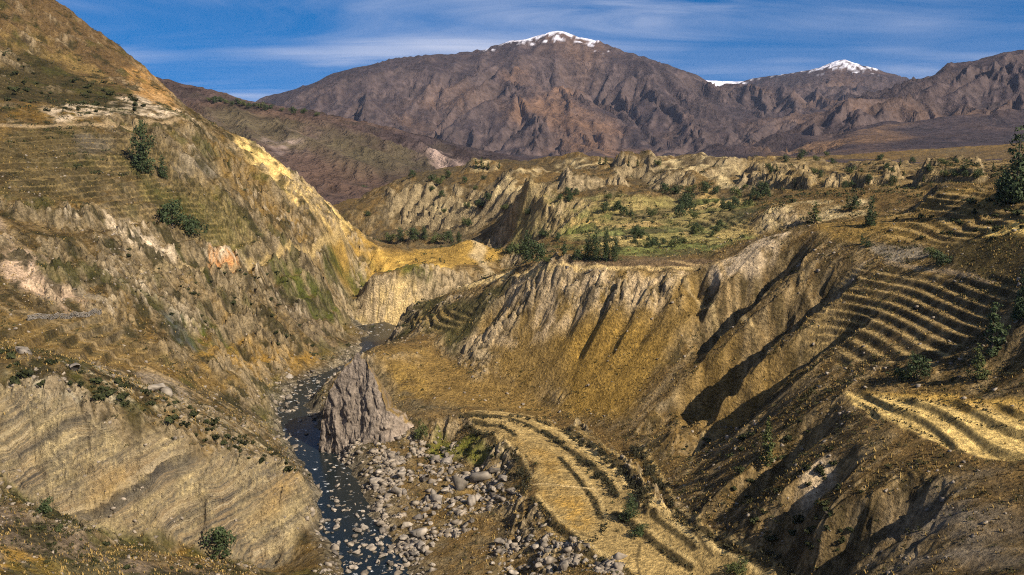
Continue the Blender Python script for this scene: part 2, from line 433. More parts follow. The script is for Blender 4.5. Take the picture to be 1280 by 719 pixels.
L.Z += (LFT * (3.2 * fbm(NX, NY, 1 / 48, 3, 37, ridged=True) + 2.0 * fbm(NX, NY, 1 / 22, 3, 39))).astype(F)
lz = L.Z[lf_i] + 0.22 * NX[lf_i] + 5 * vnoise(NX[lf_i] / 55, NY[lf_i] / 55, 45); lq = lz / 11; lff = lq - np.floor(lq)
L.Z[lf_i] += (0.95 * lf_w * smooth(-0.2, 0.3, vnoise(NX[lf_i] / 70, NY[lf_i] / 70, 47)) * (11 * (np.floor(lq) + smooth(0.35, 1.0, lff)) - lz)).astype(F)
for pxs, h, s in [([(618, 252), (640, 226), (668, 226), (672, 248)], 10, 30), ([(690, 226), (765, 226), (755, 209), (700, 209)], 8, 40),
                  ([(815, 243), (915, 240), (925, 214), (815, 214)], 12, 36), ([(588, 220), (620, 220), (612, 212), (588, 212)], 8, 14),
                  ([(545, 285), (590, 268), (575, 255), (540, 268)], 9, 10), ([(640, 270), (690, 268), (660, 255)], 8, 16),
                  ([(945, 215), (1030, 212), (1010, 204), (950, 206)], 7, 24), ([(1060, 216), (1130, 216), (1120, 206), (1050, 208)], 8, 24),
                  ([(700, 246), (782, 244), (770, 231), (706, 233)], 9, 10), ([(930, 240), (1012, 233), (1000, 222), (936, 227)], 10, 10), ([(1040, 233), (1122, 229), (1110, 217), (1050, 221)], 9, 10), ([(1150, 230), (1232, 224), (1220, 212), (1160, 216)], 9, 10), ([(770, 232), (822, 230), (812, 220), (772, 222)], 9, 10), ([(480, 262), (540, 252), (530, 240), (484, 246)], 10, 12)]:
    raise_block(pxs, h, s)
raise_block([(1150, 262), (1245, 262), (1232, 242), (1170, 242)], 6, 12)
# gullies between the ribs on the right
gully([(1012, 290), (975, 325), (930, 365), (890, 402), (862, 430)], 17, 13, 0.75)
gully([(1062, 322), (1010, 368), (950, 420), (890, 478), (850, 512)], 26, 17, 0.75)
gully([(1085, 372), (1040, 412), (990, 452), (930, 505), (880, 545)], 18, 13, 0.75)
gully([(1062, 512), (1010, 545), (955, 590), (915, 625)], 10, 10, 0.75)
gully([(1075, 555), (1030, 595), (985, 640)], 9, 9, 0.75)
gully([(1170, 592), (1110, 640), (1050, 690), (1030, 715)], 13, 12, 0.75)
for pxs in ([(112, 512), (104, 560), (114, 610), (112, 650)], [(60, 505), (40, 560), (70, 630)], [(252, 572), (238, 620), (212, 672)], [(335, 600), (318, 650), (335, 700)], [(170, 535), (165, 600), (150, 660)]):
    gully(pxs, 4.5, 6, 0.9)
gully([(868, 340), (880, 362), (862, 385)], 9, 8, 0.8)
for pxs in [[(650, 352), (625, 385), (600, 412)], [(700, 340), (688, 372), (668, 410)], [(735, 340), (722, 380), (700, 430)], [(775, 342), (748, 395), (715, 455)], [(812, 342), (785, 390), (750, 450)], [(838, 345), (820, 390), (790, 440)]]:
    gully(pxs, 4.2, 5.5, 0.9)
# field strips in the valley bottom lie at stepped levels
for pxs, h in [([(680, 540), (706, 540), (770, 585), (806, 630), (808, 652), (772, 624), (735, 580)], 1.3), ([(706, 540), (722, 540), (762, 560), (800, 600), (842, 648), (808, 650), (795, 605)], 2.8), ([(575, 518), (640, 518), (690, 535), (676, 541), (640, 533), (590, 528)], 1.2), ([(664, 622), (692, 652), (740, 692), (790, 719), (600, 730), (640, 680)], -1.6), ([(768, 642), (815, 680), (862, 712), (990, 730), (925, 690), (845, 650), (808, 648)], 1.5)]:
    raise_block(pxs, h, 3.0)
gx, gy = L.grad(); SL0 = np.sqrt(gx * gx + gy * gy)
# fields stay even
FLAT = np.zeros(L.Z.shape, F)
FIELD_POLYS = [
    [(580, 522), (660, 520), (720, 545), (800, 620), (830, 650), (990, 719), (780, 719), (690, 670), (662, 620), (668, 580), (615, 540)],
    [(1058, 493), (1140, 497), (1280, 505), (1290, 572), (1230, 570), (1160, 548), (1100, 520)],
    [(690, 330), (880, 331), (900, 326), (870, 320), (740, 322)],
]
for P in FIELD_POLYS:
    i, w = L.in_poly(L.spots(P), 6); FLAT[i] = np.maximum(FLAT[i], w)
TERR_SPEC = [
    ([(1010, 415), (1060, 356), (1105, 332), (1240, 348), (1262, 395), (1180, 455), (1050, 450)], 2.9, 9, 0.42, 3, 0.5),
    ([(1030, 345), (1090, 325), (1060, 372), (1010, 410), (985, 405)], 1.9, 5, 0.5, 4),
    ([(1100, 262), (1290, 250), (1290, 285), (1100, 300)], 2.4, 20, 0.5, 6, 1.2),
    ([(1058, 492), (1140, 496), (1290, 505), (1295, 574), (1230, 571), (1160, 549), (1100, 521)], 2.4, 3, 0.66, 11, 1.1),
    ([(0, 172), (190, 172), (335, 310), (230, 302), (60, 258), (0, 235)], 3.2, 16, 0.5, 7, 0.9),
    ([(960, 244), (1100, 236), (1290, 226), (1290, 198), (1000, 204), (940, 212)], 5.0, 30, 0.6, 12),
    ([(0, 405), (130, 398), (200, 440), (300, 480), (120, 452), (0, 440)], 4.0, 12, 0.7, 8),
    ([(640, 300), (940, 285), (930, 250), (700, 258), (640, 275)], 2.0, 20, 0.7, 9),
    ([(500, 405), (560, 390), (600, 380), (580, 405), (540, 415)], 3.0, 6, 0.6, 10)]
TSM = np.zeros(L.Z.shape, F)
for sp_ in TERR_SPEC:
    i, w = L.in_poly(L.spots(sp_[0]), sp_[2]); TSM[i] = np.maximum(TSM[i], w)
FACE = np.zeros(L.Z.shape, F)
i, w = L.in_poly(L.spots([(600, 445), (690, 402), (780, 392), (850, 385), (905, 405), (880, 470), (850, 525), (790, 558), (740, 535), (680, 504), (620, 474)]), 14); FACE[i] = w
RHILL = smooth(ray(820, 450)[0], ray(900, 450)[0], L.X / L.Y) * smooth(560, 500, NY)
rough = (1 - 0.72 * FACE) * (1 - 0.45 * RHILL) * (1 - 0.92 * np.maximum(FLAT, 0.9 * TSM * smooth(700, 600, NY)))
far_amp = 1 + BAD * 1.6 + 0.9 * smooth(620, 760, NY)
BOT = smooth(-140, -150, L.Z) * smooth(0.35, 0.15, SL0)
erode(L, [(36, 1.7, 0.22, 0.75), (15, 0.62, 0.25, 0.9), (6.5, 0.26, 0.3, 1.0)], rough * (1 + 0.9 * LFT) * far_amp * (0.55 + 0.6 * smooth(-0.3, 0.5, fbm(NX, NY, 1 / 110, 2, 61))), 7)
L.Z += (rough * (1.1 * fbm(NX, NY, 1 / 26, 3, 41) + 0.55 * fbm(NX, NY, 1 / 6, 3, 43, 0.6) * (1 + BOT)) * (0.8 + 0.6 * far_amp)).astype(F)
def blocks(x, y, size, seed):
    """broken rock: flat-topped cells with cracks between them, 0..1"""
    X, Y = x / size, y / size; fx, fy = np.floor(X), np.floor(Y)
    d1 = np.full(x.shape, 9, F); d2 = np.full(x.shape, 9, F); hv = np.zeros(x.shape, F)
    for j in (-1, 0, 1):
        for i in (-1, 0, 1):
            h = _hash((fx + i).astype(np.int32), (fy + j).astype(np.int32), seed)
            ex = X - fx - i - (h & 0xFFF).astype(F) / 4096; ey = Y - fy - j - ((h >> 12) & 0xFFF).astype(F) / 4096
            d = np.sqrt(ex * ex + ey * ey); k = d < d1
            d2 = np.where(k, d1, np.minimum(d2, d)); hv = np.where(k, ((h >> 5) & 0xFF).astype(F) / 255, hv); d1 = np.where(k, d, d1)
    return hv * smooth(0.02, 0.30, d2 - d1)
ROCK = smooth(0.10, 0.42, fbm(NX, NY, 1 / 38, 4, 141, 0.6) + 0.35 * smooth(0.5, 1.1, SL0) + 0.02 + 0.08 * LFT) * rough * smooth(0.26, 0.45, SL0) * smooth(1000, 850, NY)
ROCK = np.maximum(ROCK, 0) * (1 - 0.9 * FACE) * (1 - 0.6 * RHILL)
BLK = blocks(NX + 3 * vnoise(NX / 9, NY / 9, 151), NY + 3 * vnoise(NX / 9, NY / 9, 152), 5.5, 153)
BLK2 = blocks(NX, NY, 2.4, 157)
L.Z += (ROCK * (2.6 * BLK + 1.1 * BLK2) * (1 + 0.5 * LFT)).astype(F)
def terrace(pxs, step, soft, frac=0.6, seed=0, nz=0.25, tilt=(0, 0)):
    idx, w = L.in_poly(L.spots(pxs), soft)
    x, y = L.X[idx], L.Y[idx]
    z = L.Z[idx] + vnoise(x / 40, y / 40, seed) * step * nz + x * tilt[0] + y * tilt[1]
    q = z / step; f = q - np.floor(q)
    zt = step * (np.floor(q) + smooth(frac, 1.0, f) * 0.88 + 0.12 * np.minimum(f / frac, 1))
    L.Z[idx] += ((zt - z) * w).astype(F)
    TERR[idx] = np.maximum(TERR[idx], w * np.where(f < frac, 1, 0)); RISE[idx] = np.maximum(RISE[idx], w * smooth(frac, frac + 0.1, f))
TERR = np.zeros(L.Z.shape, F); RISE = np.zeros(L.Z.shape, F)
for sp_ in TERR_SPEC: terrace(*sp_)
# strata ledges in the cliff at the lower left
CLIFF = [(0, 488), (80, 503), (160, 528), (240, 562), (320, 592), (392, 612), (385, 660), (350, 704), (270, 690), (200, 677), (130, 662), (60, 637), (0, 600)]
cl_i, cl_w = L.in_poly(L.spots(CLIFF), 5)
CL = np.zeros(L.Z.shape, F); CL[cl_i] = cl_w
def strata(x, y, z):
    return z * 0.80 - x * 0.46 + 0.10 * y + 1.2 * vnoise(x / 45, y / 45, 71) + 0.35 * vnoise(x / 11, y / 11, 72)
s_ = strata(NX[cl_i], NY[cl_i], L.Z[cl_i])
L.Z[cl_i] += (cl_w * (smooth(-0.35, 0.3, fbm(NX[cl_i], NY[cl_i], 1 / 18, 3, 80)) * (1.3 * vnoise(s_ / 1.8, NX[cl_i] / 30, 73) + 3.0 * vnoise(s_ / 6, NX[cl_i] / 40, 74)) + 1.8 * fbm(NX[cl_i], NY[cl_i], 1 / 12, 3, 82, ridged=True) + 0.8 * vnoise(NX[cl_i] / 4, NY[cl_i] / 4, 75))).astype(F)
# river bed carved last
ri, rd, rs, rt = L.near_line(riv, 30)
bed = np.interp(rt, np.linspace(0, 1, len(riv_z)), riv_z)
wob = 3.0 * vnoise(NX[ri] / 14, NY[ri] / 14, 81)
hw = np.interp(rt, [0, 0.2, 0.45, 0.6, 1.0], [8.5, 6, 5, 3.2, 6]) + 0.8 * wob
near_w = smooth(hw + 9, hw, rd)
L.Z[ri] = np.where(rd < hw + 9, L.Z[ri] * (1 - near_w) + near_w * np.minimum(L.Z[ri], bed - 1.35 + 0.9 * fbm(NX[ri], NY[ri], 1 / 7, 3, 83)), L.Z[ri])

# ------------------------------------------------------------------ surface colours of the near terrain (albedo; terrace risers also carry painted shade)
gx, gy = L.grad(); SL = np.sqrt(gx * gx + gy * gy)
COL = np.zeros(L.Z.shape + (3,), F)
def C3(*c): return np.array(c, F)
n1 = fbm(NX, NY, 1 / 60, 4, 101, 0.55); n2 = fbm(NX, NY, 1 / 9, 4, 103, 0.6); n3 = fbm(NX, NY, 1 / 2.5, 2, 105, 0.6); n4 = fbm(NX, NY, 1 / 140, 3, 107)
def mixc(mask, c):
    global COL
    COL += (np.asarray(c, F) - COL) * np.clip(mask, 0, 1)[..., None]
COL[:] = C3(.155, .105, .050)
mixc(smooth(-0.1, 0.5, n2 + 0.5 * n1), C3(.105, .078, .040))
mixc(0.8 * smooth(0.0, 0.5, n1 - 0.3 * n2), C3(.215, .145, .060))
mixc(0.7 * smooth(0.1, 0.5, n4 + 0.4 * n2), C3(.135, .110, .075))
mixc(0.55 * smooth(0.25, 0.7, n3 + 0.5 * n2), C3(.055, .045, .022))
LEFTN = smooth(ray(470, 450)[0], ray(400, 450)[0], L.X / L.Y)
RGT = smooth(ray(800, 450)[0], ray(900, 450)[0], L.X / L.Y) * smooth(600, 520, NY)
mixc((0.85 - 0.65 * RGT) * smooth(0.7, 1.25, SL + 0.5 * n2), C3(.215, .165, .110))           # bare rock where it is steep
mixc((0.6 - 0.5 * RGT) * smooth(1.0, 1.6, SL + 0.6 * n3), C3(.31, .25, .18))
mixc(RGT * 0.6 * smooth(-0.2, 0.3, n2), C3(.100, .072, .036))
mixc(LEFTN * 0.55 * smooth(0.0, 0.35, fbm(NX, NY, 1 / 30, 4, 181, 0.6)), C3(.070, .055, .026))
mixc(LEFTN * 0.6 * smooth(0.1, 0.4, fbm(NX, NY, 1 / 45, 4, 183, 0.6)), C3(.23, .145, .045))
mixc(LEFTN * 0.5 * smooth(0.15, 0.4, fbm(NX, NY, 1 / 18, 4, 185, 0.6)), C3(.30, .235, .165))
gsx, gsy = gx / (SL + F(1e-5)), gy / (SL + F(1e-5))
st1 = streaks(NX + 6 * n1, NY + 6 * n2, gsx, gsy, 1 / 26.0, 171) * smooth(0.2, 0.5, SL0)
st2 = streaks(NX + 2 * n2, NY + 2 * n3, gsx, gsy, 1 / 9.0, 173) * smooth(0.2, 0.5, SL0)
mixc(0.55 * smooth(0.2, 0.9, st1 + 0.8 * n2), C3(.235, .175, .105))
mixc(0.55 * smooth(0.3, 1.0, -st1 + 0.9 * n2), C3(.075, .058, .030))
mixc(0.5 * smooth(0.3, 1.0, st2 + 0.8 * n3), C3(.27, .205, .13))
mixc(0.45 * smooth(0.3, 1.0, -st2 + 0.9 * n3), C3(.06, .047, .026))
def rock_over():
    mixc((0.85 - 0.6 * RGT - 0.35 * LFT) * ROCK * smooth(0.15, 0.6, BLK * 0.7 + BLK2 * 0.6 + 0.3 * n3), C3(.30, .235, .165))
    mixc(0.7 * ROCK * smooth(0.12, 0.0, BLK) , C3(.075, .06, .04))
def paint(pxs, c, soft, amt=1.0, patch=None, seed=0):
    """one patch of ground with its own soil, rock or grass colour"""
    idx, w = L.in_poly(L.spots(pxs), soft)
    w = w * amt
    if patch is not None:
        sc, lo, hi = patch
        w = w * smooth(lo, hi, fbm(L.X[idx], L.Y[idx], 1 / sc, 4, 200 + seed, 0.6))
    v = 1 + 0.22 * n3[idx] + 0.15 * n2[idx]
    COL[idx] += (np.asarray(c, F)[None, :] * v[:, None] - COL[idx]) * w[:, None]
GOLD, OCHRE, OLIVE, GREEN = (.40, .265, .085), (.30, .19, .06), (.085, .078, .026), (.095, .105, .024)
PALE, PINK, CREAM, GREY = (.40, .32, .225), (.36, .255, .19), (.60, .44, .22), (.17, .145, .115)
# left hill
paint([(0, -60), (60, -10), (200, 110), (190, 140), (100, 100), (0, 50)], (.15, .10, .055), 25, 0.8)
paint([(0, 40), (60, 60), (140, 110), (215, 140), (180, 145), (60, 130), (0, 130)], (.085, .068, .034), 20, 0.85)
paint([(0, 30), (90, 60), (150, 105), (120, 105), (60, 75), (0, 55)], (.24, .17, .08), 12, 0.8, (25, -0.4, 0.2), 1)
paint([(60, 152), (75, 128), (130, 135), (180, 112), (210, 122), (226, 150)], (.50, .40, .31), 10, 0.95, (14, -0.3, 0.15), 2)
paint([(160, 108), (200, 100), (222, 140), (190, 130)], (.36, .22, .10), 8, 0.8)
paint([(0, 165), (190, 168), (240, 230), (60, 255), (0, 235)], (.14, .11, .06), 20, 0.7)
paint([(90, 170), (140, 172), (150, 195), (100, 195)], (.17, .145, .125), 8, 0.8)
paint([(215, 205), (260, 205), (275, 222), (220, 225)], (.25, .21, .17), 6, 0.8)
paint([(180, 232), (270, 240), (335, 305), (230, 302)], (.125, .115, .038), 12, 0.8)
paint([(245, 170), (290, 185), (385, 300), (340, 300), (290, 235)], (.235, .155, .060), 10, 0.7)
paint([(292, 178), (335, 196), (390, 238), (442, 287), (428, 302), (388, 272), (330, 226)], CREAM, 6, 0.95, (16, -0.45, 0.0), 3)
paint([(130, 268), (168, 276), (205, 312), (238, 328), (180, 330), (140, 295)], (.58, .47, .37), 6, 0.95, (9, -0.3, 0.15), 4)
paint([(262, 325), (285, 308), (308, 336), (258, 340)], (.50, .27, .13), 4, 0.9)
paint([(266, 320), (284, 309), (296, 324)], (.60, .50, .40), 3, 0.9)
paint([(0, 268), (40, 320), (115, 385), (70, 388), (0, 345)], (.47, .35, .27), 8, 0.9, (16, -0.4, 0.05), 5)
paint([(60, 330), (130, 385), (145, 400), (95, 372)], (.29, .235, .18), 4, 0.8)
paint([(335, 330), (370, 335), (432, 400), (410, 405), (370, 378)], GREEN, 8, 0.85, (12, -0.4, 0.1), 6)
paint([(200, 390), (260, 400), (310, 455), (250, 440)], GREEN, 8, 0.75, (10, -0.3, 0.2), 7)
paint([(240, 440), (300, 425), (420, 440), (430, 452), (350, 476), (260, 470)], OCHRE, 10, 0.8, (12, -0.4, 0.15), 8)
paint([(330, 360), (400, 380), (430, 440), (380, 440)], (.20, .155, .115), 10, 0.7, (14, -0.3, 0.2), 9)
paint([(200, 395), (225, 400), (250, 440), (215, 425)], (.13, .135, .15), 5, 0.85)
paint([(170, 455), (215, 470), (250, 505), (200, 495)], (.30, .24, .19), 5, 0.7)
paint([(0, 395), (200, 445), (330, 505), (300, 500), (150, 460), (0, 430)], (.25, .165, .065), 10, 0.6)
paint([(0, 470), (90, 480), (150, 500), (160, 515), (80, 500), (0, 488)], (.42, .36, .28), 6, 0.8, (8, -0.2, 0.2), 10)
paint([(60, 450), (200, 490), (330, 550), (400, 600), (330, 580), (200, 530), (80, 478)], (.40, .33, .24), 8, 0.8, (7, -0.1, 0.3), 11)
paint([(0, 450), (120, 470), (230, 545), (200, 545), (100, 495), (0, 475)], OLIVE, 8, 0.7, (10, -0.2, 0.3), 12)
paint([(330, 480), (352, 470), (345, 540), (325, 530)], (.21, .17, .04), 5, 0.7)
# golden spur and its pale wall
paint([(445, 292), (520, 316), (590, 300), (625, 322), (560, 345), (440, 365), (400, 320)], (.29, .195, .070), 10, 0.9)
paint([(470, 312), (540, 325), (560, 338), (500, 342)], (.42, .29, .11), 6, 0.85, (18, -0.2, 0.2), 13)
paint([(400, 318), (460, 322), (540, 345), (520, 352), (440, 360), (405, 345)], (.090, .092, .030), 8, 0.85, (14, -0.5, 0.1), 14)
paint([(425, 384), (470, 357), (520, 347), (645, 338), (632, 349), (560, 368), (440, 398)], (.46, .35, .20), 5, 0.9)
paint([(575, 300), (600, 302), (648, 334), (600, 342)], (.36, .285, .20), 6, 0.7)
# bottom left slope
paint([(-100, 600), (0, 628), (130, 680), (290, 725), (0, 740), (-100, 740)], (.215, .165, .125), 8, 0.9)
paint([(-60, 670), (0, 680), (70, 700), (90, 725), (-60, 735)], (.38, .24, .06), 8, 0.8, (8, -0.3, 0.2), 15)
paint([(0, 600), (60, 628), (150, 660), (200, 685), (100, 665), (0, 625)], (.11, .105, .03), 5, 0.8)
# plateau face
paint([(600, 415), (640, 360), (690, 336), (880, 336), (850, 400), (800, 500), (720, 520), (620, 465)], (.205, .140, .058), 10, 0.85)
paint([(585, 430), (600, 395), (650, 350), (690, 336), (870, 336), (830, 372), (760, 385), (690, 400), (640, 440)], (.40, .305, .21), 8, 0.95, (15, -0.25, 0.15), 16)
paint([(700, 420), (800, 400), (830, 430), (780, 520), (700, 500)], (.25, .165, .055), 12, 0.7)
paint([(495, 425), (510, 388), (570, 382), (640, 350), (600, 400), (575, 440)], (.085, .075, .035), 6, 0.85)
paint([(515, 398), (560, 388), (570, 395), (530, 404)], (.30, .21, .09), 3, 0.7)
paint([(690, 331), (880, 332), (900, 327), (880, 322), (740, 323)], (.155, .110, .070), 5, 0.95)
# saddle behind the rock fin
paint([(470, 440), (540, 434), (640, 480), (700, 512), (600, 510), (530, 500)], (.205, .140, .060), 8, 0.8)
paint([(480, 450), (530, 460), (545, 500), (505, 500)], (.24, .165, .065), 6, 0.7, (9, -0.3, 0.2), 24)
paint([(540, 540), (590, 545), (640, 570), (560, 575), (530, 560)], (.14, .135, .035), 5, 0.8)
# valley-bottom fields
paint([(580, 522), (660, 520), (720, 545), (800, 620), (830, 650), (990, 719), (780, 719), (690, 670), (662, 620), (668, 580), (615, 540)], (.30, .22, .115), 4, 0.95)
paint([(640, 545), (700, 585), (730, 640), (690, 625), (670, 590)], (.27, .175, .065), 8, 0.7, (9, -0.4, 0.3), 17)
paint([(690, 625), (735, 620), (740, 670), (700, 665)], (.36, .235, .085), 5, 0.8, (5, -0.4, 0.3), 18)
paint([(740, 560), (790, 600), (825, 645), (810, 640), (775, 600)], (.44, .33, .18), 3, 0.8)
# right hillside
paint([(905, 420), (960, 420), (1000, 470), (900, 520), (850, 520), (840, 480)], (.20, .135, .055), 10, 0.6)
for P in ([(985, 292), (950, 330), (895, 352), (885, 340), (950, 300)], [(1095, 322), (1050, 352), (990, 398), (982, 390), (1040, 345)], [(965, 440), (925, 475), (905, 480), (940, 440)], [(1000, 590), (1030, 570), (1040, 585), (1000, 620)]):
    paint(P, (.37, .29, .215), 4, 0.9, (7, -0.5, 0.0), 19)
paint([(1090, 262), (1290, 250), (1290, 300), (1180, 300), (1100, 306), (1020, 290)], (.25, .17, .065), 8, 0.75, (20, -0.5, 0.2), 20)
paint([(1090, 306), (1150, 304), (1165, 322), (1110, 330)], (.23, .19, .15), 4, 0.9)
paint([(1225, 283), (1290, 281), (1290, 292), (1240, 293)], (.52, .35, .12), 3, 0.95)
paint([(1180, 300), (1290, 292), (1290, 372), (1200, 345)], (.085, .065, .028), 8, 0.8)
paint([(1058, 493), (1140, 497), (1200, 520), (1280, 540), (1290, 572), (1230, 570), (1160, 548), (1100, 520)], (.50, .365, .17), 2, 0.97)
paint([(1080, 490), (1290, 498), (1290, 535), (1150, 515)], (.40, .27, .10), 3, 0.9)
paint([(1150, 600), (1290, 590), (1290, 719), (1060, 719), (1110, 660)], (.20, .165, .135), 14, 0.75, (16, -0.4, 0.2), 21)
# valley floor, far side: a patchwork of small fields
vi, vw = L.in_poly(L.spots([(640, 320), (760, 318), (890, 318), (945, 285), (960, 262), (930, 246), (700, 255), (640, 275)]), 14)
vx, vy = L.X[vi] + 8 * n1[vi], (L.Y[vi] + 8 * n2[vi]) * 0.62
fx_, fy_ = np.floor(vx / 26 + 0.5 * np.floor(vy / 17)), np.floor(vy / 17)
hh = _hash(fx_.astype(np.int32), fy_.astype(np.int32), 977) % 7
pal = np.array([(.150, .148, .062), (.24, .20, .095), (.38, .29, .15), (.17, .16, .075), (.12, .105, .055), (.31, .24, .12), (.20, .19, .085)], F)
COL[vi] += (pal[hh] * (1 + 0.3 * n3[vi])[:, None] - COL[vi]) * (vw * 0.97)[:, None]
edge = np.minimum(np.abs(vx / 26 + 0.5 * np.floor(vy / 17) - fx_ - 0.5), 9); edge2 = np.abs(vy / 17 - fy_ - 0.5)
EDGE = np.zeros(L.Z.shape, F); EDGE[vi] = vw * np.maximum(smooth(0.42, 0.49, edge), smooth(0.40, 0.48, edge2)); VALL = np.zeros(L.Z.shape, F); VALL[vi] = vw
COL[vi] += (C3(.05, .045, .02)[None] - COL[vi]) * (vw * 0.75 * np.maximum(smooth(0.44, 0.49, edge), smooth(0.42, 0.48, edge2)) * smooth(-0.3, 0.2, n2[vi]))[:, None]
for k, P in enumerate([[(650, 300), (720, 296), (720, 288), (660, 290)], [(640, 282), (700, 275), (720, 268), (650, 272)], [(700, 272), (780, 268), (760, 262), (705, 264)], [(760, 318), (850, 318), (840, 310), (770, 312)], [(800, 300), (860, 296), (850, 290), (800, 292)], [(690, 312), (720, 310), (716, 305), (690, 306)]]):
    paint(P, (.135, .135, .050), 6, 0.55)
for P in ([(700, 284), (760, 280), (750, 274), (700, 276)], [(780, 286), (830, 282), (820, 276), (780, 278)], [(850, 250), (900, 250), (890, 244), (850, 246)], [(640, 262), (690, 264), (670, 250)]):
    paint(P, (.36, .26, .13), 6, 0.8)
BADM = BAD * 0.75 * smooth(-0.3, 0.3, n1 + 0.4 * n2)
mixc(BADM, C3(.080, .064, .044))
mixc(PLA * 0.7 * smooth(-0.4, 0.2, n1 + 0.3 * n2), C3(.11, .082, .052))
mixc(PLA * 0.8 * smooth(0.5, 0.95, SL + 0.25 * n1), C3(.22, .17, .115))
mixc(BAD * 0.9 * smooth(0.55, 1.0, SL + 0.25 * n1), C3(.235, .185, .125))
for P in ([(618, 250), (640, 226), (668, 226), (675, 250)], [(690, 224), (765, 224), (760, 212), (695, 212)], [(815, 243), (920, 242), (925, 214), (815, 214)], [(588, 220), (620, 220), (616, 211), (588, 211)], [(945, 292), (1090, 268), (1090, 246), (1020, 250), (965, 260)], [(545, 285), (592, 268), (582, 255), (540, 270)]):
    paint(P, (.42, .335, .215), 10, 0.85, (22, -0.15, 0.3), 22)
rock_over()
ow = smooth(0.12, 0.34, fbm(NX, NY, 1 / 55, 4, 191, 0.6))
mixc(LEFTN * 0.8 * ow * ROCK * smooth(0.35, 0.7, BLK * 0.6 + BLK2 * 0.5 + 0.35 * n3), C3(.44, .36, .28))
mixc(LEFTN * 0.75 * smooth(0.10, 0.30, fbm(NX, NY, 1 / 16, 4, 193, 0.62)) * (1 - CL), C3(.052, .046, .022))
mixc(LEFTN * 0.5 * smooth(0.16, 0.34, fbm(NX, NY, 1 / 34, 4, 195, 0.6)) * (1 - CL), C3(.080, .080, .024))
# river gravel and boulder ground
gi, gd, gs, gt = L.near_line(riv, 60)
gw = smooth(25 + 3 * smooth(0.4, 0.6, gt), 9, gd + 8 * n1[gi]) * smooth(-146, -150, L.Z[gi])
gr = np.where((n3[gi] + n2[gi])[:, None] > 0.05, C3(.25, .21, .165)[None], C3(.105, .09, .072)[None])
COL[gi] += (gr - COL[gi]) * (gw * 0.85)[:, None]
paint([(440, 580), (560, 570), (640, 590), (650, 640), (640, 719), (520, 719), (470, 640)], (.185, .145, .095), 10, 0.6, (8, -0.3, 0.3), 23)
# strata of the cliff
s_ = strata(NX[cl_i], NY[cl_i], L.Z[cl_i])
b1 = vnoise(s_ / 1.1, s_ * 0 + 3, 76) + 0.6 * vnoise(s_ / 3.5, NX[cl_i] / 50, 77) + 0.35 * vnoise(s_ / 0.45, NX[cl_i] / 30, 78)
cc = C3(.155, .130, .100)[None] + smooth(-0.5, 0.6, b1)[:, None] * (C3(.335, .265, .165) - C3(.155, .130, .100))[None]
cc = cc + smooth(0.25, 0.7, vnoise(NX[cl_i] / 25, L.Z[cl_i] / 14, 79))[:, None] * (C3(.36, .235, .095) - cc) * 0.6
COL[cl_i] += (cc - COL[cl_i]) * (cl_w * 0.95)[:, None]
# terraces: trodden lips, risers with stones and weeds, their shade painted in
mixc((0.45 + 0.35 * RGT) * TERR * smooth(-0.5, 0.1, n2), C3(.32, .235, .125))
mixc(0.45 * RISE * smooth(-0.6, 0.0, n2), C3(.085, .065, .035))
paint([(1058, 493), (1140, 497), (1200, 508), (1290, 520), (1290, 574), (1230, 571), (1160, 549), (1100, 521)], (.44, .325, .16), 2, 0.92)
paint([(1225, 283), (1290, 281), (1290, 292), (1240, 293)], (.55, .40, .18), 3, 0.9)
mixc(0.55 * FLAT * RISE * smooth(-0.6, 0.1, n2), C3(.10, .078, .042))  # field risers darkened likewise, weeds and shade in the colour
def track(pxs, width, c, amt=0.9):
    idx, d, sd, t = L.near_line(L.spots(pxs), width * 2)
    w = smooth(width, width * 0.5, d + 0.3 * width * n3[idx]) * amt
    COL[idx] += (np.asarray(c, F)[None] - COL[idx]) * w[:, None]
track([(-40, 158), (60, 158), (120, 157), (180, 153), (232, 151)], 3.2, (.36, .27, .18), 0.7)
track([(310, 330), (350, 322), (400, 308), (432, 300)], 2.2, (.36, .27, .15))
track([(160, 352), (220, 338), (262, 340), (310, 330)], 1.6, (.36, .28, .18), 0.7)
track([(0, 385), (60, 395), (120, 430), (200, 470), (260, 500)], 2.0, (.32, .24, .15), 0.7)
track([(838, 326), (900, 330), (912, 360), (925, 395)], 1.5, (.33, .24, .14), 0.8)
track([(845, 345), (880, 365), (940, 400)], 1.3, (.33, .25, .15), 0.7)
track([(640, 348), (690, 336), (760, 335), (870, 335)], 1.6, (.40, .30, .17), 0.8)
track([(700, 545), (760, 580), (810, 630), (880, 680), (960, 719)], 2.2, (.45, .34, .19), 0.8)
track([(860, 590), (868, 560), (880, 530)], 0.9, (.34, .26, .15), 0.7)
track([(1110, 328), (1180, 338), (1240, 352)], 1.6, (.30, .225, .15), 0.8)
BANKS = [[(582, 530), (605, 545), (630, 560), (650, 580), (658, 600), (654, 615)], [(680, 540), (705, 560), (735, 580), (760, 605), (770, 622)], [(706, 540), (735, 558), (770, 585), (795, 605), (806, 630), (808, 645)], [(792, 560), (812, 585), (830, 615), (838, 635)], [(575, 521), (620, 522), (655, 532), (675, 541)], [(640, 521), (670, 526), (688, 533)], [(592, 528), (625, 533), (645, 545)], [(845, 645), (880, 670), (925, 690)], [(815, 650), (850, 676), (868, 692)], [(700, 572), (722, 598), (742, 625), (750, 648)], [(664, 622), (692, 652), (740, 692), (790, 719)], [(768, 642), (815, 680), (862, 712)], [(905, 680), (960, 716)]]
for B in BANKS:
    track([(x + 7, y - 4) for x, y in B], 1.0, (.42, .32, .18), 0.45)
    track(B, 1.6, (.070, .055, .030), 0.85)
track([(662, 607), (700, 607), (760, 612)], 0.8, (.45, .34, .20), 0.8)
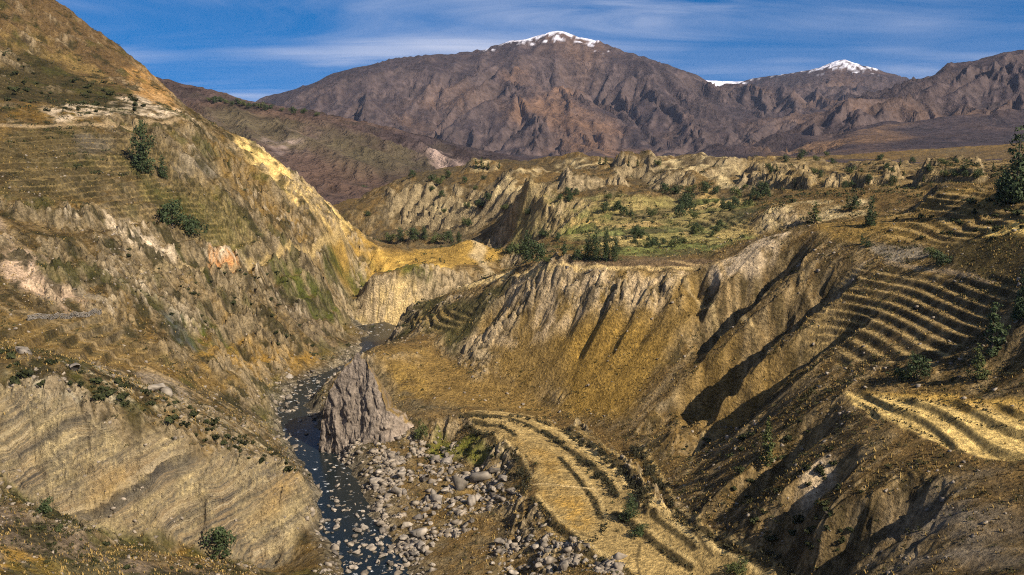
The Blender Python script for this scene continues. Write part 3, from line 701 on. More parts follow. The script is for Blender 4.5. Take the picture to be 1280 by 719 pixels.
track([(800, 680), (796, 700), (800, 722)], 0.6, (.12, .09, .05), 0.8)
track([(840, 650), (872, 676), (890, 700)], 0.6, (.12, .09, .05), 0.8)
track([(690, 640), (700, 662), (740, 672)], 0.7, (.14, .10, .05), 0.7)
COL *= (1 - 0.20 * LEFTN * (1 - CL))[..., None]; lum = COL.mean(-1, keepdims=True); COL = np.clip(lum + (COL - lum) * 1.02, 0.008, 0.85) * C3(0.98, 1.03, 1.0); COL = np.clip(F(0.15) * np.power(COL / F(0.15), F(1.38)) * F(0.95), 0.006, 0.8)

# ------------------------------------------------------------------ far hills and mountains
G = FAR
MT = smooth(2300, 3600, G.Y)
CREST = G.Z - blur(G.Z, 22)
erode(G, [(1500, 75, 0.04, 0.2), (720, 50, 0.05, 0.22), (330, 24, 0.06, 0.26), (150, 9, 0.07, 0.3)], MT * (0.3 + 0.7 * smooth(75, 30, CREST)) * (0.6 + 0.5 * smooth(-0.4, 0.4, fbm(G.X, G.Y, 1 / 2500, 2, 301))), 311, 12, -0.75)
erode(G, [(160, 9, 0.06, 0.3), (60, 3.5, 0.1, 0.4)], (1 - MT), 331)
G.Z += MT * (13 * fbm(G.X, G.Y, 1 / 600, 5, 341, 0.55) + 30 * fbm(G.X, G.Y, 1 / 700, 5, 345, 0.5, ridged=True) * smooth(-50, 250, G.Z)) + (1 - MT) * 4 * fbm(G.X, G.Y, 1 / 90, 5, 343, 0.55)
gx, gy = G.grad(); FSL = np.sqrt(gx * gx + gy * gy)
m1 = fbm(G.X, G.Y, 1 / 900, 4, 351, 0.55); m2 = fbm(G.X, G.Y, 1 / 160, 4, 353, 0.6)
FCOL = np.zeros(G.Z.shape + (3,), F); FCOL[:] = C3(.066, .050, .047)
def fmix(mask, c):
    global FCOL
    FCOL += (np.asarray(c, F) - FCOL) * np.clip(mask, 0, 1)[..., None]
fmix(0.9 * smooth(0.0, 0.45, m1), C3(.125, .082, .052))
fmix(0.8 * smooth(0.05, 0.5, m2 - 0.5 * m1), C3(.052, .043, .042))
fmix(0.5 * smooth(0.5, 0.9, FSL + 0.5 * m2), C3(.14, .105, .085))
def fpaint(pxs, c, soft, amt, patch=None, seed=0):
    idx, w = G.in_poly(G.spots(pxs), soft); w = w * amt
    if patch: w = w * smooth(patch[1], patch[2], fbm(G.X[idx], G.Y[idx], 1 / patch[0], 4, 400 + seed, 0.6))
    FCOL[idx] += (np.asarray(c, F)[None] * (1 + 0.25 * m2[idx])[:, None] - FCOL[idx]) * w[:, None]
fpaint([(655, 75), (690, 90), (760, 140), (800, 200), (740, 195), (690, 150), (640, 130)], (.19, .115, .060), 200, 0.8, (500, -0.5, 0.2), 1)
fpaint([(740, 120), (780, 130), (800, 190), (760, 180)], (.17, .105, .06), 150, 0.6, (300, -0.2, 0.3), 2)
fpaint([(920, 195), (1000, 165), (1110, 150), (1150, 170), (1060, 190), (960, 198)], (.175, .110, .052), 150, 0.85, (500, -0.5, 0.1), 3)
fmix((1 - MT) * 0.6 * smooth(0.05, 0.35, fbm(G.X, G.Y, 1 / 120, 4, 361, 0.6)), C3(.055, .046, .030))
fpaint([(230, 130), (400, 155), (560, 205), (480, 215), (300, 180)], (.105, .090, .045), 80, 0.8, (200, -0.5, 0.2), 4)
fpaint([(520, 195), (555, 185), (580, 210), (545, 212)], (.38, .29, .22), 30, 0.85, (60, -0.3, 0.3), 5)
fpaint([(330, 170), (370, 175), (375, 195), (345, 190)], (.28, .22, .18), 25, 0.8, (50, -0.3, 0.3), 6)
fpaint([(900, 206), (1290, 196), (1290, 186), (1000, 194)], (.115, .085, .052), 100, 0.7)
snow = np.zeros(G.Z.shape, F)
kz = G.Z / G.Y
SN = [([(610, 66), (640, 54), (668, 50), (695, 40), (735, 50), (780, 64), (790, 72), (740, 64), (712, 66), (680, 57), (640, 62)], 180), ([(868, 96), (905, 110), (960, 100), (905, 104)], 200), ([(940, 103), (1000, 90), (1050, 75), (1085, 84), (1040, 90), (990, 97), (945, 108)], 260)]
for P, soft in SN:
    Q = [(ray(*p)[0], ray(*p)[1]) for p in P]
ridge_main = (G.Y > 7400) & (G.Y < 9300) & (np.abs(G.X / G.Y - ray(700, 60)[0]) < 0.10)
ridge_far = (G.Y > 9300) & (G.X / G.Y > ray(850, 90)[0]) & (G.X / G.Y < ray(1100, 90)[0])
m3 = fbm(G.X, G.Y, 1 / 70, 4, 355, 0.6)
snow = ridge_main * smooth(590, 650, G.Z + 130 * m2 + 170 * m3 - 120 * smooth(0.3, 0.8, FSL)) + ridge_far * smooth(500, 570, G.Z + 150 * m2 + 170 * m3 - 100 * smooth(0.3, 0.8, FSL) + 250 * smooth(ray(960, 90)[0], ray(900, 90)[0], G.X / G.Y))
fmix(snow, C3(.82, .83, .86))
lumf = FCOL.mean(-1, keepdims=True); FCOL = lumf + (FCOL - lumf) * 0.82; FCOL = np.where(snow[..., None] > 0.3, FCOL, 0.075 * np.power(np.maximum(FCOL, 1e-3) / 0.075, 1.25) * 0.80 * (1 + 0.05 * (1 - MT))[..., None])
FCOL = np.clip(FCOL * C3(0.95, 0.92, 0.99), 0.008, 0.9)

# ------------------------------------------------------------------ meshes of the setting
def quads(name, v, q, col=None, smooth_shade=True):
    me = bpy.data.meshes.new(name)
    v = np.ascontiguousarray(v, F).reshape(-1, 3); q = np.ascontiguousarray(q, np.int32); k = q.shape[1]
    me.vertices.add(len(v)); me.vertices.foreach_set('co', v.ravel())
    me.loops.add(q.size); me.loops.foreach_set('vertex_index', q.ravel())
    me.polygons.add(len(q)); me.polygons.foreach_set('loop_start', np.arange(0, q.size, k, dtype=np.int32))
    me.update(calc_edges=True)
    if smooth_shade: me.polygons.foreach_set('use_smooth', np.ones(len(q), bool))
    if col is not None:
        a = me.color_attributes.new('Col', 'FLOAT_COLOR', 'POINT')
        c = np.ones((len(v), 4), F); c[:, :3] = np.asarray(col, F).reshape(-1, 3); a.data.foreach_set('color', c.ravel())
    return me
def grid_quads(nw, nu):
    i = (np.arange(nw - 1)[:, None] * nu + np.arange(nu - 1)[None, :]).ravel()
    return np.stack([i, i + 1, i + nu + 1, i + nu], 1)
def obj(name, me, mat=None, parent=None, loc=None, **props):
    if mat is not None and not me.materials: me.materials.append(mat)
    o = bpy.data.objects.new(name, me); scene.collection.objects.link(o)
    if parent is not None: o.parent = parent
    if loc is not None: o.location = loc
    for k, v in props.items():
        if v is not None: o[k] = v
    return o
def earth_material(name, fine, mid, bump, dist, rough=0.95, var=0.45):
    m = bpy.data.materials.new(name); m.use_nodes = True
    n, l = m.node_tree.nodes, m.node_tree.links
    b = n['Principled BSDF']; b.inputs['Roughness'].default_value = rough; b.inputs['Specular IOR Level'].default_value = 0.12
    at = n.new('ShaderNodeVertexColor'); at.layer_name = 'Col'
    tc = n.new('ShaderNodeTexCoord')
    a = n.new('ShaderNodeTexNoise'); a.inputs['Scale'].default_value = fine; a.inputs['Detail'].default_value = 6; a.inputs['Roughness'].default_value = 0.65
    c = n.new('ShaderNodeTexNoise'); c.inputs['Scale'].default_value = mid; c.inputs['Detail'].default_value = 5; c.inputs['Roughness'].default_value = 0.6
    for t in (a, c): l.new(tc.outputs['Object'], t.inputs['Vector'])
    r1 = n.new('ShaderNodeMapRange'); r1.inputs['From Min'].default_value = 0.28; r1.inputs['From Max'].default_value = 0.72
    r1.inputs['To Min'].default_value = 1 - var; r1.inputs['To Max'].default_value = 1 + var; l.new(a.outputs[0], r1.inputs[0])
    r2 = n.new('ShaderNodeMapRange'); r2.inputs['From Min'].default_value = 0.3; r2.inputs['From Max'].default_value = 0.7
    r2.inputs['To Min'].default_value = 1 - var * 0.6; r2.inputs['To Max'].default_value = 1 + var * 0.6; l.new(c.outputs[0], r2.inputs[0])
    mu = n.new('ShaderNodeMath'); mu.operation = 'MULTIPLY'; l.new(r1.outputs[0], mu.inputs[0]); l.new(r2.outputs[0], mu.inputs[1])
    vm = n.new('ShaderNodeVectorMath'); vm.operation = 'SCALE'; l.new(at.outputs['Color'], vm.inputs[0]); l.new(mu.outputs[0], vm.inputs['Scale'])
    l.new(vm.outputs[0], b.inputs['Base Color'])
    bp = n.new('ShaderNodeBump'); bp.inputs['Strength'].default_value = bump; bp.inputs['Distance'].default_value = dist
    ad = n.new('ShaderNodeMath'); ad.operation = 'ADD'; l.new(a.outputs[0], ad.inputs[0]); l.new(c.outputs[0], ad.inputs[1])
    l.new(ad.outputs[0], bp.inputs['Height']); l.new(bp.outputs[0], b.inputs['Normal'])
    return m
M_near = earth_material('dry_earth', 0.75, 0.16, 1.0, 2.2, var=0.6)
M_far = earth_material('mountain_rock', 0.022, 0.006, 1.0, 34.0, var=0.5)
def strata_nodes(m):
    n, l = m.node_tree.nodes, m.node_tree.links
    b = n['Principled BSDF']; src = b.inputs['Base Color'].links[0].from_socket
    at = n.new('ShaderNodeAttribute'); at.attribute_name = 'strata'
    tc = n.new('ShaderNodeTexCoord')
    dot = n.new('ShaderNodeVectorMath'); dot.operation = 'DOT_PRODUCT'; dot.inputs[1].default_value = (-0.46, 0.10, 0.80); l.new(tc.outputs['Object'], dot.inputs[0])
    wz = n.new('ShaderNodeTexNoise'); wz.inputs['Scale'].default_value = 0.05; wz.inputs['Detail'].default_value = 4; l.new(tc.outputs['Object'], wz.inputs['Vector'])
    ws = n.new('ShaderNodeMath'); ws.operation = 'MULTIPLY_ADD'; ws.inputs[1].default_value = 13.0; l.new(wz.outputs[0], ws.inputs[0]); l.new(dot.outputs['Value'], ws.inputs[2])
    bn = n.new('ShaderNodeTexNoise'); bn.noise_dimensions = '1D'; bn.inputs['Scale'].default_value = 0.22; bn.inputs['Detail'].default_value = 6; bn.inputs['Roughness'].default_value = 0.75; l.new(ws.outputs[0], bn.inputs['W'])
    rp = n.new('ShaderNodeValToRGB'); l.new(bn.outputs[0], rp.inputs[0])
    e = rp.color_ramp.elements; e[0].position = 0.40; e[0].color = (.050, .044, .038, 1); e[1].position = 0.60; e[1].color = (.40, .32, .20, 1)
    k = e.new(0.47); k.color = (.15, .125, .09, 1); k = e.new(0.53); k.color = (.29, .20, .10, 1)
    pn = n.new('ShaderNodeTexNoise'); pn.inputs['Scale'].default_value = 0.07; pn.inputs['Detail'].default_value = 6; pn.inputs['Roughness'].default_value = 0.65; l.new(tc.outputs['Object'], pn.inputs['Vector'])
    pr = n.new('ShaderNodeMapRange'); pr.inputs['From Min'].default_value = 0.35; pr.inputs['From Max'].default_value = 0.6; pr.inputs['To Min'].default_value = 0.9; pr.inputs['To Max'].default_value = 0.1; l.new(pn.outputs[0], pr.inputs[0])
    mm = n.new('ShaderNodeMath'); mm.operation = 'MULTIPLY'; l.new(at.outputs['Fac'], mm.inputs[0]); l.new(pr.outputs[0], mm.inputs[1])
    mx = n.new('ShaderNodeMixRGB'); l.new(mm.outputs[0], mx.inputs[0]); l.new(src, mx.inputs[1]); l.new(rp.outputs[0], mx.inputs[2]); l.new(mx.outputs[0], b.inputs['Base Color'])
    bp = n.new('ShaderNodeBump'); bp.inputs['Distance'].default_value = 1.2; l.new(bn.outputs[0], bp.inputs['Height']); l.new(at.outputs['Fac'], bp.inputs['Strength'])
    l.new(b.inputs['Normal'].links[0].from_socket, bp.inputs['Normal']); l.new(bp.outputs[0], b.inputs['Normal'])
strata_nodes(M_near)
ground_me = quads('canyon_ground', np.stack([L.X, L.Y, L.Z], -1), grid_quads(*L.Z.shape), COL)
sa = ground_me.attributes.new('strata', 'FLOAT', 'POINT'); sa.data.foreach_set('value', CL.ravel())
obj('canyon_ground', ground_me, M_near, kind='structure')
#'canyon_ground', np.stack([L.X, L.Y, L.Z], -1), grid_quads(*L.Z.shape), COL), M_near, kind='structure')
obj('far_mountains', quads('far_mountains', np.stack([G.X, G.Y, G.Z], -1), grid_quads(*G.Z.shape), FCOL), M_far, kind='structure')

# ------------------------------------------------------------------ materials of things
rng = np.random.default_rng(12)
def simple(name, c, rough=0.9, var=0.3, scale=1.2, spec=0.15, bump=0.0, trans=0.0, rnd=0.0):
    m = bpy.data.materials.new(name); m.use_nodes = True
    n, l = m.node_tree.nodes, m.node_tree.links; b = n['Principled BSDF']
    b.inputs['Roughness'].default_value = rough; b.inputs['Specular IOR Level'].default_value = spec
    tc = n.new('ShaderNodeTexCoord'); ns = n.new('ShaderNodeTexNoise'); ns.inputs['Scale'].default_value = scale; ns.inputs['Detail'].default_value = 5
    l.new(tc.outputs['Object'], ns.inputs['Vector'])
    r = n.new('ShaderNodeMapRange'); r.inputs['From Min'].default_value = 0.3; r.inputs['From Max'].default_value = 0.7
    r.inputs['To Min'].default_value = 1 - var; r.inputs['To Max'].default_value = 1 + var; l.new(ns.outputs[0], r.inputs[0])
    fac = r.outputs[0]
    if rnd:
        oi = n.new('ShaderNodeObjectInfo'); r2 = n.new('ShaderNodeMapRange'); r2.inputs['To Min'].default_value = 1 - rnd; r2.inputs['To Max'].default_value = 1 + rnd
        l.new(oi.outputs['Random'], r2.inputs[0]); mu = n.new('ShaderNodeMath'); mu.operation = 'MULTIPLY'; l.new(fac, mu.inputs[0]); l.new(r2.outputs[0], mu.inputs[1]); fac = mu.outputs[0]
    v = n.new('ShaderNodeVectorMath'); v.operation = 'SCALE'; v.inputs[0].default_value = c; l.new(fac, v.inputs['Scale']); l.new(v.outputs[0], b.inputs['Base Color'])
    if bump:
        bp = n.new('ShaderNodeBump'); bp.inputs['Strength'].default_value = bump; bp.inputs['Distance'].default_value = 0.5; l.new(ns.outputs[0], bp.inputs['Height']); l.new(bp.outputs[0], b.inputs['Normal'])
    return m
M_leaf = simple('eucalyptus_leaf', (.044, .062, .022), 0.7, 0.45, 0.5, 0.2)
M_leaf2 = simple('dull_green_leaf', (.075, .088, .026), 0.75, 0.4, 0.5, 0.2)
M_scrub = simple('scrub_leaf', (.034, .038, .015), 0.85, 0.4, 0.6, 0.1, rnd=0.35)
M_hedge = simple('hedge_leaf', (.036, .033, .017), 0.85, 0.5, 0.4, 0.1)
M_scrub2 = simple('olive_scrub', (.052, .050, .020), 0.85, 0.4, 0.6, 0.1, rnd=0.35)
M_tuft = simple('dry_grass', (.27, .185, .065), 0.9, 0.4, 0.08, 0.05)
M_bark = simple('bark', (.12, .095, .07), 0.9, 0.3, 2.0)
M_rock = simple('pale_boulder', (.20, .170, .135), 0.9, 0.6, 0.9, 0.15, 0.8, rnd=0.45)
M_rock2 = simple('scree_stone', (.20, .165, .125), 0.92, 0.75, 0.35, 0.1)
M_wall = simple('wall_stone', (.20, .18, .155), 0.92, 0.4, 0.9, 0.1, 0.5)
M_fin = simple('fin_rock', (.205, .180, .160), 0.9, 0.4, 0.22, 0.1, 0.8)

# ------------------------------------------------------------------ river
def ribbon(pts, zs, half, n=6):
    P = np.array(pts); T = np.gradient(P, axis=0); T /= np.linalg.norm(T, axis=1)[:, None]; Nn = np.stack([-T[:, 1], T[:, 0]], 1)
    v = []
    for k in range(len(P)):
        for j in range(n + 1):
            f = j / n * 2 - 1; q = P[k] + Nn[k] * f * half; v.append((q[0], q[1], zs[k]))
    return np.array(v, F), grid_quads(len(P), n + 1)
rr = np.array(riv); tt_ = np.concatenate([[0], np.cumsum(np.hypot(*np.diff(rr, axis=0).T))]); ss_ = np.linspace(0, tt_[-1], 70)
riv_d = np.stack([np.interp(ss_, tt_, rr[:, 0]), np.interp(ss_, tt_, rr[:, 1])], 1); riv_dz = np.interp(ss_, tt_, riv_z)
M_water = bpy.data.materials.new('river_water'); M_water.use_nodes = True
wn_, wl_ = M_water.node_tree.nodes, M_water.node_tree.links; wb = wn_['Principled BSDF']
wb.inputs['Roughness'].default_value = 0.22; wb.inputs['Specular IOR Level'].default_value = 0.18
tcw = wn_.new('ShaderNodeTexCoord'); nw1 = wn_.new('ShaderNodeTexNoise'); nw1.inputs['Scale'].default_value = 0.30; nw1.inputs['Detail'].default_value = 6; nw1.inputs['Roughness'].default_value = 0.65
wl_.new(tcw.outputs['Object'], nw1.inputs['Vector'])
rw = wn_.new('ShaderNodeValToRGB'); rw.color_ramp.elements[0].position = 0.61; rw.color_ramp.elements[0].color = (.010, .014, .014, 1); rw.color_ramp.elements[1].position = 0.70; rw.color_ramp.elements[1].color = (.75, .76, .75, 1)
wl_.new(nw1.outputs[0], rw.inputs[0]); wl_.new(rw.outputs[0], wb.inputs['Base Color'])
bw = wn_.new('ShaderNodeBump'); bw.inputs['Strength'].default_value = 0.2; bw.inputs['Distance'].default_value = 0.35; wl_.new(nw1.outputs[0], bw.inputs['Height']); wl_.new(bw.outputs[0], wb.inputs['Normal'])
v_, q_ = ribbon(riv_d, riv_dz - 0.75, 18, 8)
obj('river', quads('river', v_, q_), M_water, kind='structure')

# ------------------------------------------------------------------ small mesh prototypes
def ico(sub=1):
    import bmesh
    bm = bmesh.new(); bmesh.ops.create_icosphere(bm, subdivisions=sub, radius=1.0)
    v = np.array([x.co[:] for x in bm.verts]); f = np.array([[y.index for y in x.verts] for x in bm.faces]); bm.free(); return v, f
def rock_proto(seed, sub=2):
    v, f = ico(sub); r = np.random.default_rng(seed)
    for _ in range(14):                                    # chip flat facets off a ball
        d = r.normal(size=3); d /= np.linalg.norm(d); c = r.uniform(0.24, 0.62)
        k = v @ d; v = v - np.maximum(0, k - c)[:, None] * d
    v = v / np.linalg.norm(v, axis=1).mean() * 0.95 + r.normal(size=v.shape) * 0.035
    v = v * r.uniform(0.8, 1.2, 3); v[:, 2] *= 0.85
    return v, f
def leaf_cloud(centers, radii, per, size, seed, squash=0.8, droop=0.0):
    """many small leaf faces spread through clumps"""
    r = np.random.default_rng(seed); V = []; 
    for c, R in zip(centers, radii):
        m = max(3, int(per * R * R))
        d = r.normal(size=(m, 3)); d /= np.linalg.norm(d, axis=1)[:, None]
        p = np.array(c) + d * (R * r.uniform(0.35, 1.0, m) ** 0.6)[:, None] * np.array([1, 1, squash])
        nn = d + r.normal(size=(m, 3)) * 0.6; nn /= np.linalg.norm(nn, axis=1)[:, None]
        a = np.cross(nn, r.normal(size=(m, 3))); a /= np.linalg.norm(a, axis=1)[:, None]; b = np.cross(nn, a)
        s = (size * r.uniform(0.6, 1.4, m))[:, None]
        V.append(np.stack([p - a * s - b * s * .45, p + a * s * .2 - b * s * .55, p + a * s + b * s * .3 - [0, 0, droop], p - a * s * .1 + b * s * .6], 1))
    V = np.concatenate(V); return V.reshape(-1, 3), np.arange(len(V) * 4).reshape(-1, 4)
def tree_crown(kind, seed):
    """unit height crown, foot of the tree at z = 0"""
    r = np.random.default_rng(seed); C = []; R = []
    if kind == 'tall':                                      # uneven, several leaders
        for s in range(4):
            lx, ly, top = r.uniform(-.09, .09), r.uniform(-.09, .09), r.uniform(.68, 1.0) if s else 1.0
            for z in np.arange(0.10, top, 0.045):
                w = 0.085 * (1 - (z / top) ** 2.6) + 0.036
                C.append((lx + r.normal() * w * .7, ly + r.normal() * w * .7, z + r.normal() * .02)); R.append(w * r.uniform(.6, 1.0))
        return leaf_cloud(C, R, 5200, 0.018, seed, 1.1, 0.004)
    if kind == 'slim':
        for z in np.arange(0.10, 0.98, 0.05):
            w = 0.075 * (1 - z ** 2) + 0.028
            for _ in range(2): C.append((r.normal() * w * .7, r.normal() * w * .7, z + r.normal() * .02)); R.append(w * r.uniform(.5, .95))
        return leaf_cloud(C, R, 9500, 0.022, seed, 0.9, 0.003)
    if kind == 'cone':
        for z in np.arange(0.06, 0.98, 0.045):
            w = 0.19 * (1 - z) ** 0.7 + 0.028
            for k in range(max(2, int(6 * (1 - z)))):
                a = r.uniform(0, 6.28); C.append((math.cos(a) * w * r.uniform(.3, 1), math.sin(a) * w * r.uniform(.3, 1), z + r.normal() * .02)); R.append(w * r.uniform(.3, .6) + .016)
        return leaf_cloud(C, R, 6000, 0.020, seed, 0.8, 0.004)
    # bush: broad, lumpy
    for k in range(16):
        a = r.uniform(0, 6.28); d = r.uniform(0, .5); z = r.uniform(.2, .8) * (1 - .5 * d)
        C.append((math.cos(a) * d, math.sin(a) * d, z)); R.append(r.uniform(.14, .28))
    return leaf_cloud(C, R, 1300, 0.042, seed, 0.85)
def trunk_mesh(h, r0, lean, seed, limbs=4, top=0.8):
    r = np.random.default_rng(seed); V = []; Q = []
    def tube(p0, p1, a, b, n=6, segs=4, bend=0.02):
        base = len(V)
        for s in range(segs + 1):
            f = s / segs; p = np.array(p0) * (1 - f) + np.array(p1) * f + r.normal(size=3) * bend * h * (0 < s < segs) * 0.4; rad = a + (b - a) * f
            for k in range(n): V.append((p[0] + math.cos(k * 2 * math.pi / n) * rad, p[1] + math.sin(k * 2 * math.pi / n) * rad, p[2]))
        for s in range(segs):
            for k in range(n): Q.append((base + s * n + k, base + s * n + (k + 1) % n, base + (s + 1) * n + (k + 1) % n, base + (s + 1) * n + k))
    tube((0, 0, -0.06 * h), (lean * h, 0, top * h), r0 * h, r0 * h * 0.25)
    for k in range(limbs):
        z = r.uniform(0.2, 0.6) * h; a = r.uniform(0, 6.28); ln = 0.16 * h
        tube((0, 0, z), (math.cos(a) * ln, math.sin(a) * ln, z + 0.14 * h), r0 * h * 0.4, r0 * h * 0.12, 5, 2)
    return np.array(V), np.array(Q)
def pmesh(name, vf, mat, smooth_shade=False):
    me = quads(name, vf[0], vf[1], None, smooth_shade); me.materials.append(mat); return me
CROWN = {}; TRUNK = {}
for kind, n in (('tall', 3), ('slim', 2), ('cone', 2), ('bush', 3)):
    for k in range(n):
        CROWN[kind, k] = pmesh('crown', tree_crown(kind, 500 + k + 10 * len(kind)), M_leaf2 if (kind == 'bush' and k == 1) or (kind == 'slim' and k == 1) else M_leaf)
    TRUNK[kind] = pmesh('trunk', trunk_mesh(1.0, 0.016 if kind != 'bush' else 0.03, 0.02, 77, 4, 0.85 if kind != 'bush' else 0.5), M_bark, True)
tree_count = 0
def tree(px, py, hpx, kind, label, group=None, land=None, name='tree', cat='tree', wide=1.0):
    """a tree at the spot of ground that sight line (px, py) meets, hpx pixels tall there"""
    global tree_count
    Ld = land or L
    x, y, z = Ld.hitf(px, py)
    h = hpx * math.hypot(y, 0.25 * y) / FPX * (1.16 if kind != 'bush' else 1.3)
    k = tree_count % (3 if kind in ('tall', 'bush') else 2); tree_count += 1
    e = obj(name, None, loc=(x, y, z - 0.02 * h), label=label, category=cat, group=group)
    e.rotation_euler = (0, 0, (tree_count * 2.39996) % 6.283); e.scale = (h * wide, h * wide, h)
    obj('trunk', TRUNK[kind], parent=e); obj('crown', CROWN[kind, k], parent=e)
    return e
OB = 'tree'
# (px, foot py, height px, kind, label, group)
tree(178, 216, 60, 'tall', 'large dark green tree on the terraced left hillside, with a small one at its foot', wide=0.95)
tree(204, 222, 25, 'cone', 'small dark conical tree right beside the large tree on the left hillside')
tree(216, 284, 30, 'bush', 'dark round bush below the large hillside tree, left one of two', name='bush', cat='bush', wide=0.9)
tree(238, 294, 26, 'bush', 'dark round bush below the large hillside tree, right one of two', name='bush', cat='bush', wide=0.9)
GC = 'dark trees at the rim of the central plateau'
for px, py, h, kd, w, lb in [(735, 325, 29, 'tall', .72, 'leftmost pointed tree of the dense clump on the plateau rim'), (746, 326, 42, 'tall', .62, 'tallest pointed tree in the dense clump on the plateau rim'),
                          (758, 326, 40, 'tall', .62, 'pointed tree right of the tallest one in the clump on the plateau rim'), (769, 326, 33, 'tall', .66, 'rightmost tree of the dense clump on the plateau rim'),
                          (722, 326, 14, 'bush', .8, 'low dark bush left of the dense tree clump on the plateau rim'),
                          (660, 326, 36, 'tall', .9, 'tall dark tree in the clump left of the plateau rim trees'), (649, 322, 22, 'bush', .8, 'round dark tree left of the tall one, beside the golden spur'),
                          (671, 328, 24, 'bush', .8, 'round dark tree right of the tall one, beside the golden spur'), (638, 318, 14, 'bush', .8, 'small bush at the left end of the clump beside the golden spur'), (683, 329, 10, 'bush', 1, 'low bush on the plateau corner between the two tree clumps'),
                          (705, 318, 15, 'slim', 1.6, 'single small tree standing between the two plateau clumps'), (815, 309, 12, 'bush', .9, 'round bush in the green field right of the tree clump'),
                          (843, 309, 13, 'bush', 1, 'round bush in the valley field, second right of the tree clump')]:
    tree(px, py, h, kd, lb, GC if kd == 'tall' else None, name='bush' if kd == 'bush' else 'tree', cat='bush' if kd == 'bush' else 'tree', wide=w)
tree(1018, 279, 24, 'slim', 'dark slim tree in front of the pale cliff behind the right ridge', wide=1.7)
tree(1066, 263, 20, 'bush', 'dark round tree against the right end of the pale cliff', wide=0.6)
tree(1088, 282, 32, 'cone', 'dark bushy tree on the ridge above the right terraces', wide=0.95)
tree(1077, 306, 13, 'slim', 'thin small tree below the bushy tree at the ridge top', wide=1.3)
tree(1084, 309, 9, 'bush', 'small round shrub beside the thin tree at the ridge top', name='bush', cat='bush')
tree(1268, 254, 80, 'cone', 'tall conifer-like tree at the right edge of the picture', wide=1.0)
tree(1252, 246, 36, 'cone', 'smaller tree touching the left side of the tall tree at the right edge', wide=0.9)
tree(1174, 332, 20, 'bush', 'broad dark bush on the bare field above the right terraces', name='bush', cat='bush', wide=1.0)
tree(1163, 320, 12, 'bush', 'small bush just behind the broad bush above the right terraces', name='bush', cat='bush')
tree(1146, 474, 30, 'bush', 'large dark bush above the golden strip fields', name='bush', cat='bush', wide=0.8)
tree(1126, 476, 18, 'bush', 'low dark bush left of the large bush above the golden fields', name='bush', cat='bush', wide=1.2)
tree(1240, 444, 62, 'slim', 'slender tall tree on the right slope, the taller of a pair', wide=1.25)
tree(1221, 476, 44, 'slim', 'slender tree on the right slope just below the taller one', wide=1.2)
tree(1279, 400, 64, 'cone', 'dark tree cut by the right edge of the picture, beside the terraces', wide=0.8)
tree(958, 580, 56, 'slim', 'lone thin pale green tree on the dark lower right slope', wide=1.0)
tree(786, 648, 34, 'tall', 'leafy green tree among the hedges of the valley fields', wide=1.2)
tree(800, 672, 20, 'bush', 'rounded bush just below the leafy tree in the valley fields', name='bush', cat='bush', wide=0.8)
tree(920, 722, 26, 'bush', 'bright green bush at the bottom edge beside the field track', name='bush', cat='bush', wide=0.8)
tree(275, 696, 38, 'bush', 'large dark bush at the foot of the striped cliff', name='bush', cat='bush', wide=0.75)
tree(58, 644, 24, 'bush', 'dark bush in the gully left of the striped cliff foot', name='bush', cat='bush', wide=0.7)
tree(526, 552, 26, 'bush', 'dark upright bush at the foot of the rock fin', name='bush', cat='bush', wide=0.5)
GV = 'small trees dotted over the far valley floor and badlands'
vt = [(780, 270, 11, 'bush'), (788, 271, 10, 'bush'), (815, 272, 12, 'bush'), (850, 272, 16, 'bush'), (858, 262, 16, 'bush'), (868, 274, 12, 'bush'), (905, 262, 15, 'tall'), (912, 263, 12, 'bush'), (920, 247, 14, 'bush'), (952, 242, 14, 'bush'), (958, 240, 13, 'tall'), (936, 258, 9, 'bush'), (830, 242, 12, 'bush'), (845, 243, 13, 'bush'), (862, 243, 12, 'bush'), (880, 242, 14, 'bush'), (895, 243, 11, 'bush'),
      (500, 302, 16, 'tall'), (516, 301, 15, 'bush'), (530, 299, 17, 'tall'), (545, 305, 14, 'bush'), (560, 304, 14, 'bush'), (573, 302, 12, 'tall'), (488, 303, 12, 'bush'), (595, 211, 11, 'slim'), (602, 211, 13, 'slim'), (610, 212, 9, 'slim'), (624, 211, 8, 'slim'), (750, 206, 9, 'slim'), (757, 206, 10, 'slim'), (786, 208, 8, 'slim'), (797, 208, 8, 'slim'), (822, 208, 9, 'bush'), (515, 222, 9, 'bush'), (540, 226, 9, 'bush'), (548, 232, 12, 'bush'), (560, 222, 8, 'bush'),
      (700, 250, 8, 'bush'), (760, 250, 9, 'bush'), (720, 244, 8, 'bush'), (890, 296, 8, 'bush'), (870, 292, 9, 'bush'), (900, 284, 9, 'bush'), (660, 268, 8, 'bush'), (735, 278, 7, 'slim'), (862, 284, 9, 'slim'), (1040, 205, 8, 'bush'), (1020, 202, 8, 'bush'), (1000, 200, 8, 'bush'), (1160, 215, 10, 'bush'), (1180, 222, 10, 'bush'), (1140, 205, 8, 'bush'), (1205, 214, 9, 'bush'), (1100, 200, 7, 'bush')]
vr = random.Random(5)
for cx_, cy_ in [(690, 300), (800, 296), (830, 306), (860, 258), (905, 256), (945, 246), (760, 262), (880, 288), (715, 250)]:
    vt += [(cx_ + vr.gauss(0, 11), cy_ + vr.gauss(0, 3), vr.uniform(6, 12), vr.choice(['bush', 'bush', 'tall'])) for _ in range(5)]
vt += [(vr.uniform(960, 1260), vr.uniform(194, 236), vr.uniform(6, 11), vr.choice(['bush', 'bush', 'slim'])) for _ in range(34)]
vt += [(vr.uniform(450, 640), vr.uniform(215, 290), vr.uniform(6, 10), 'bush') for _ in range(16)]
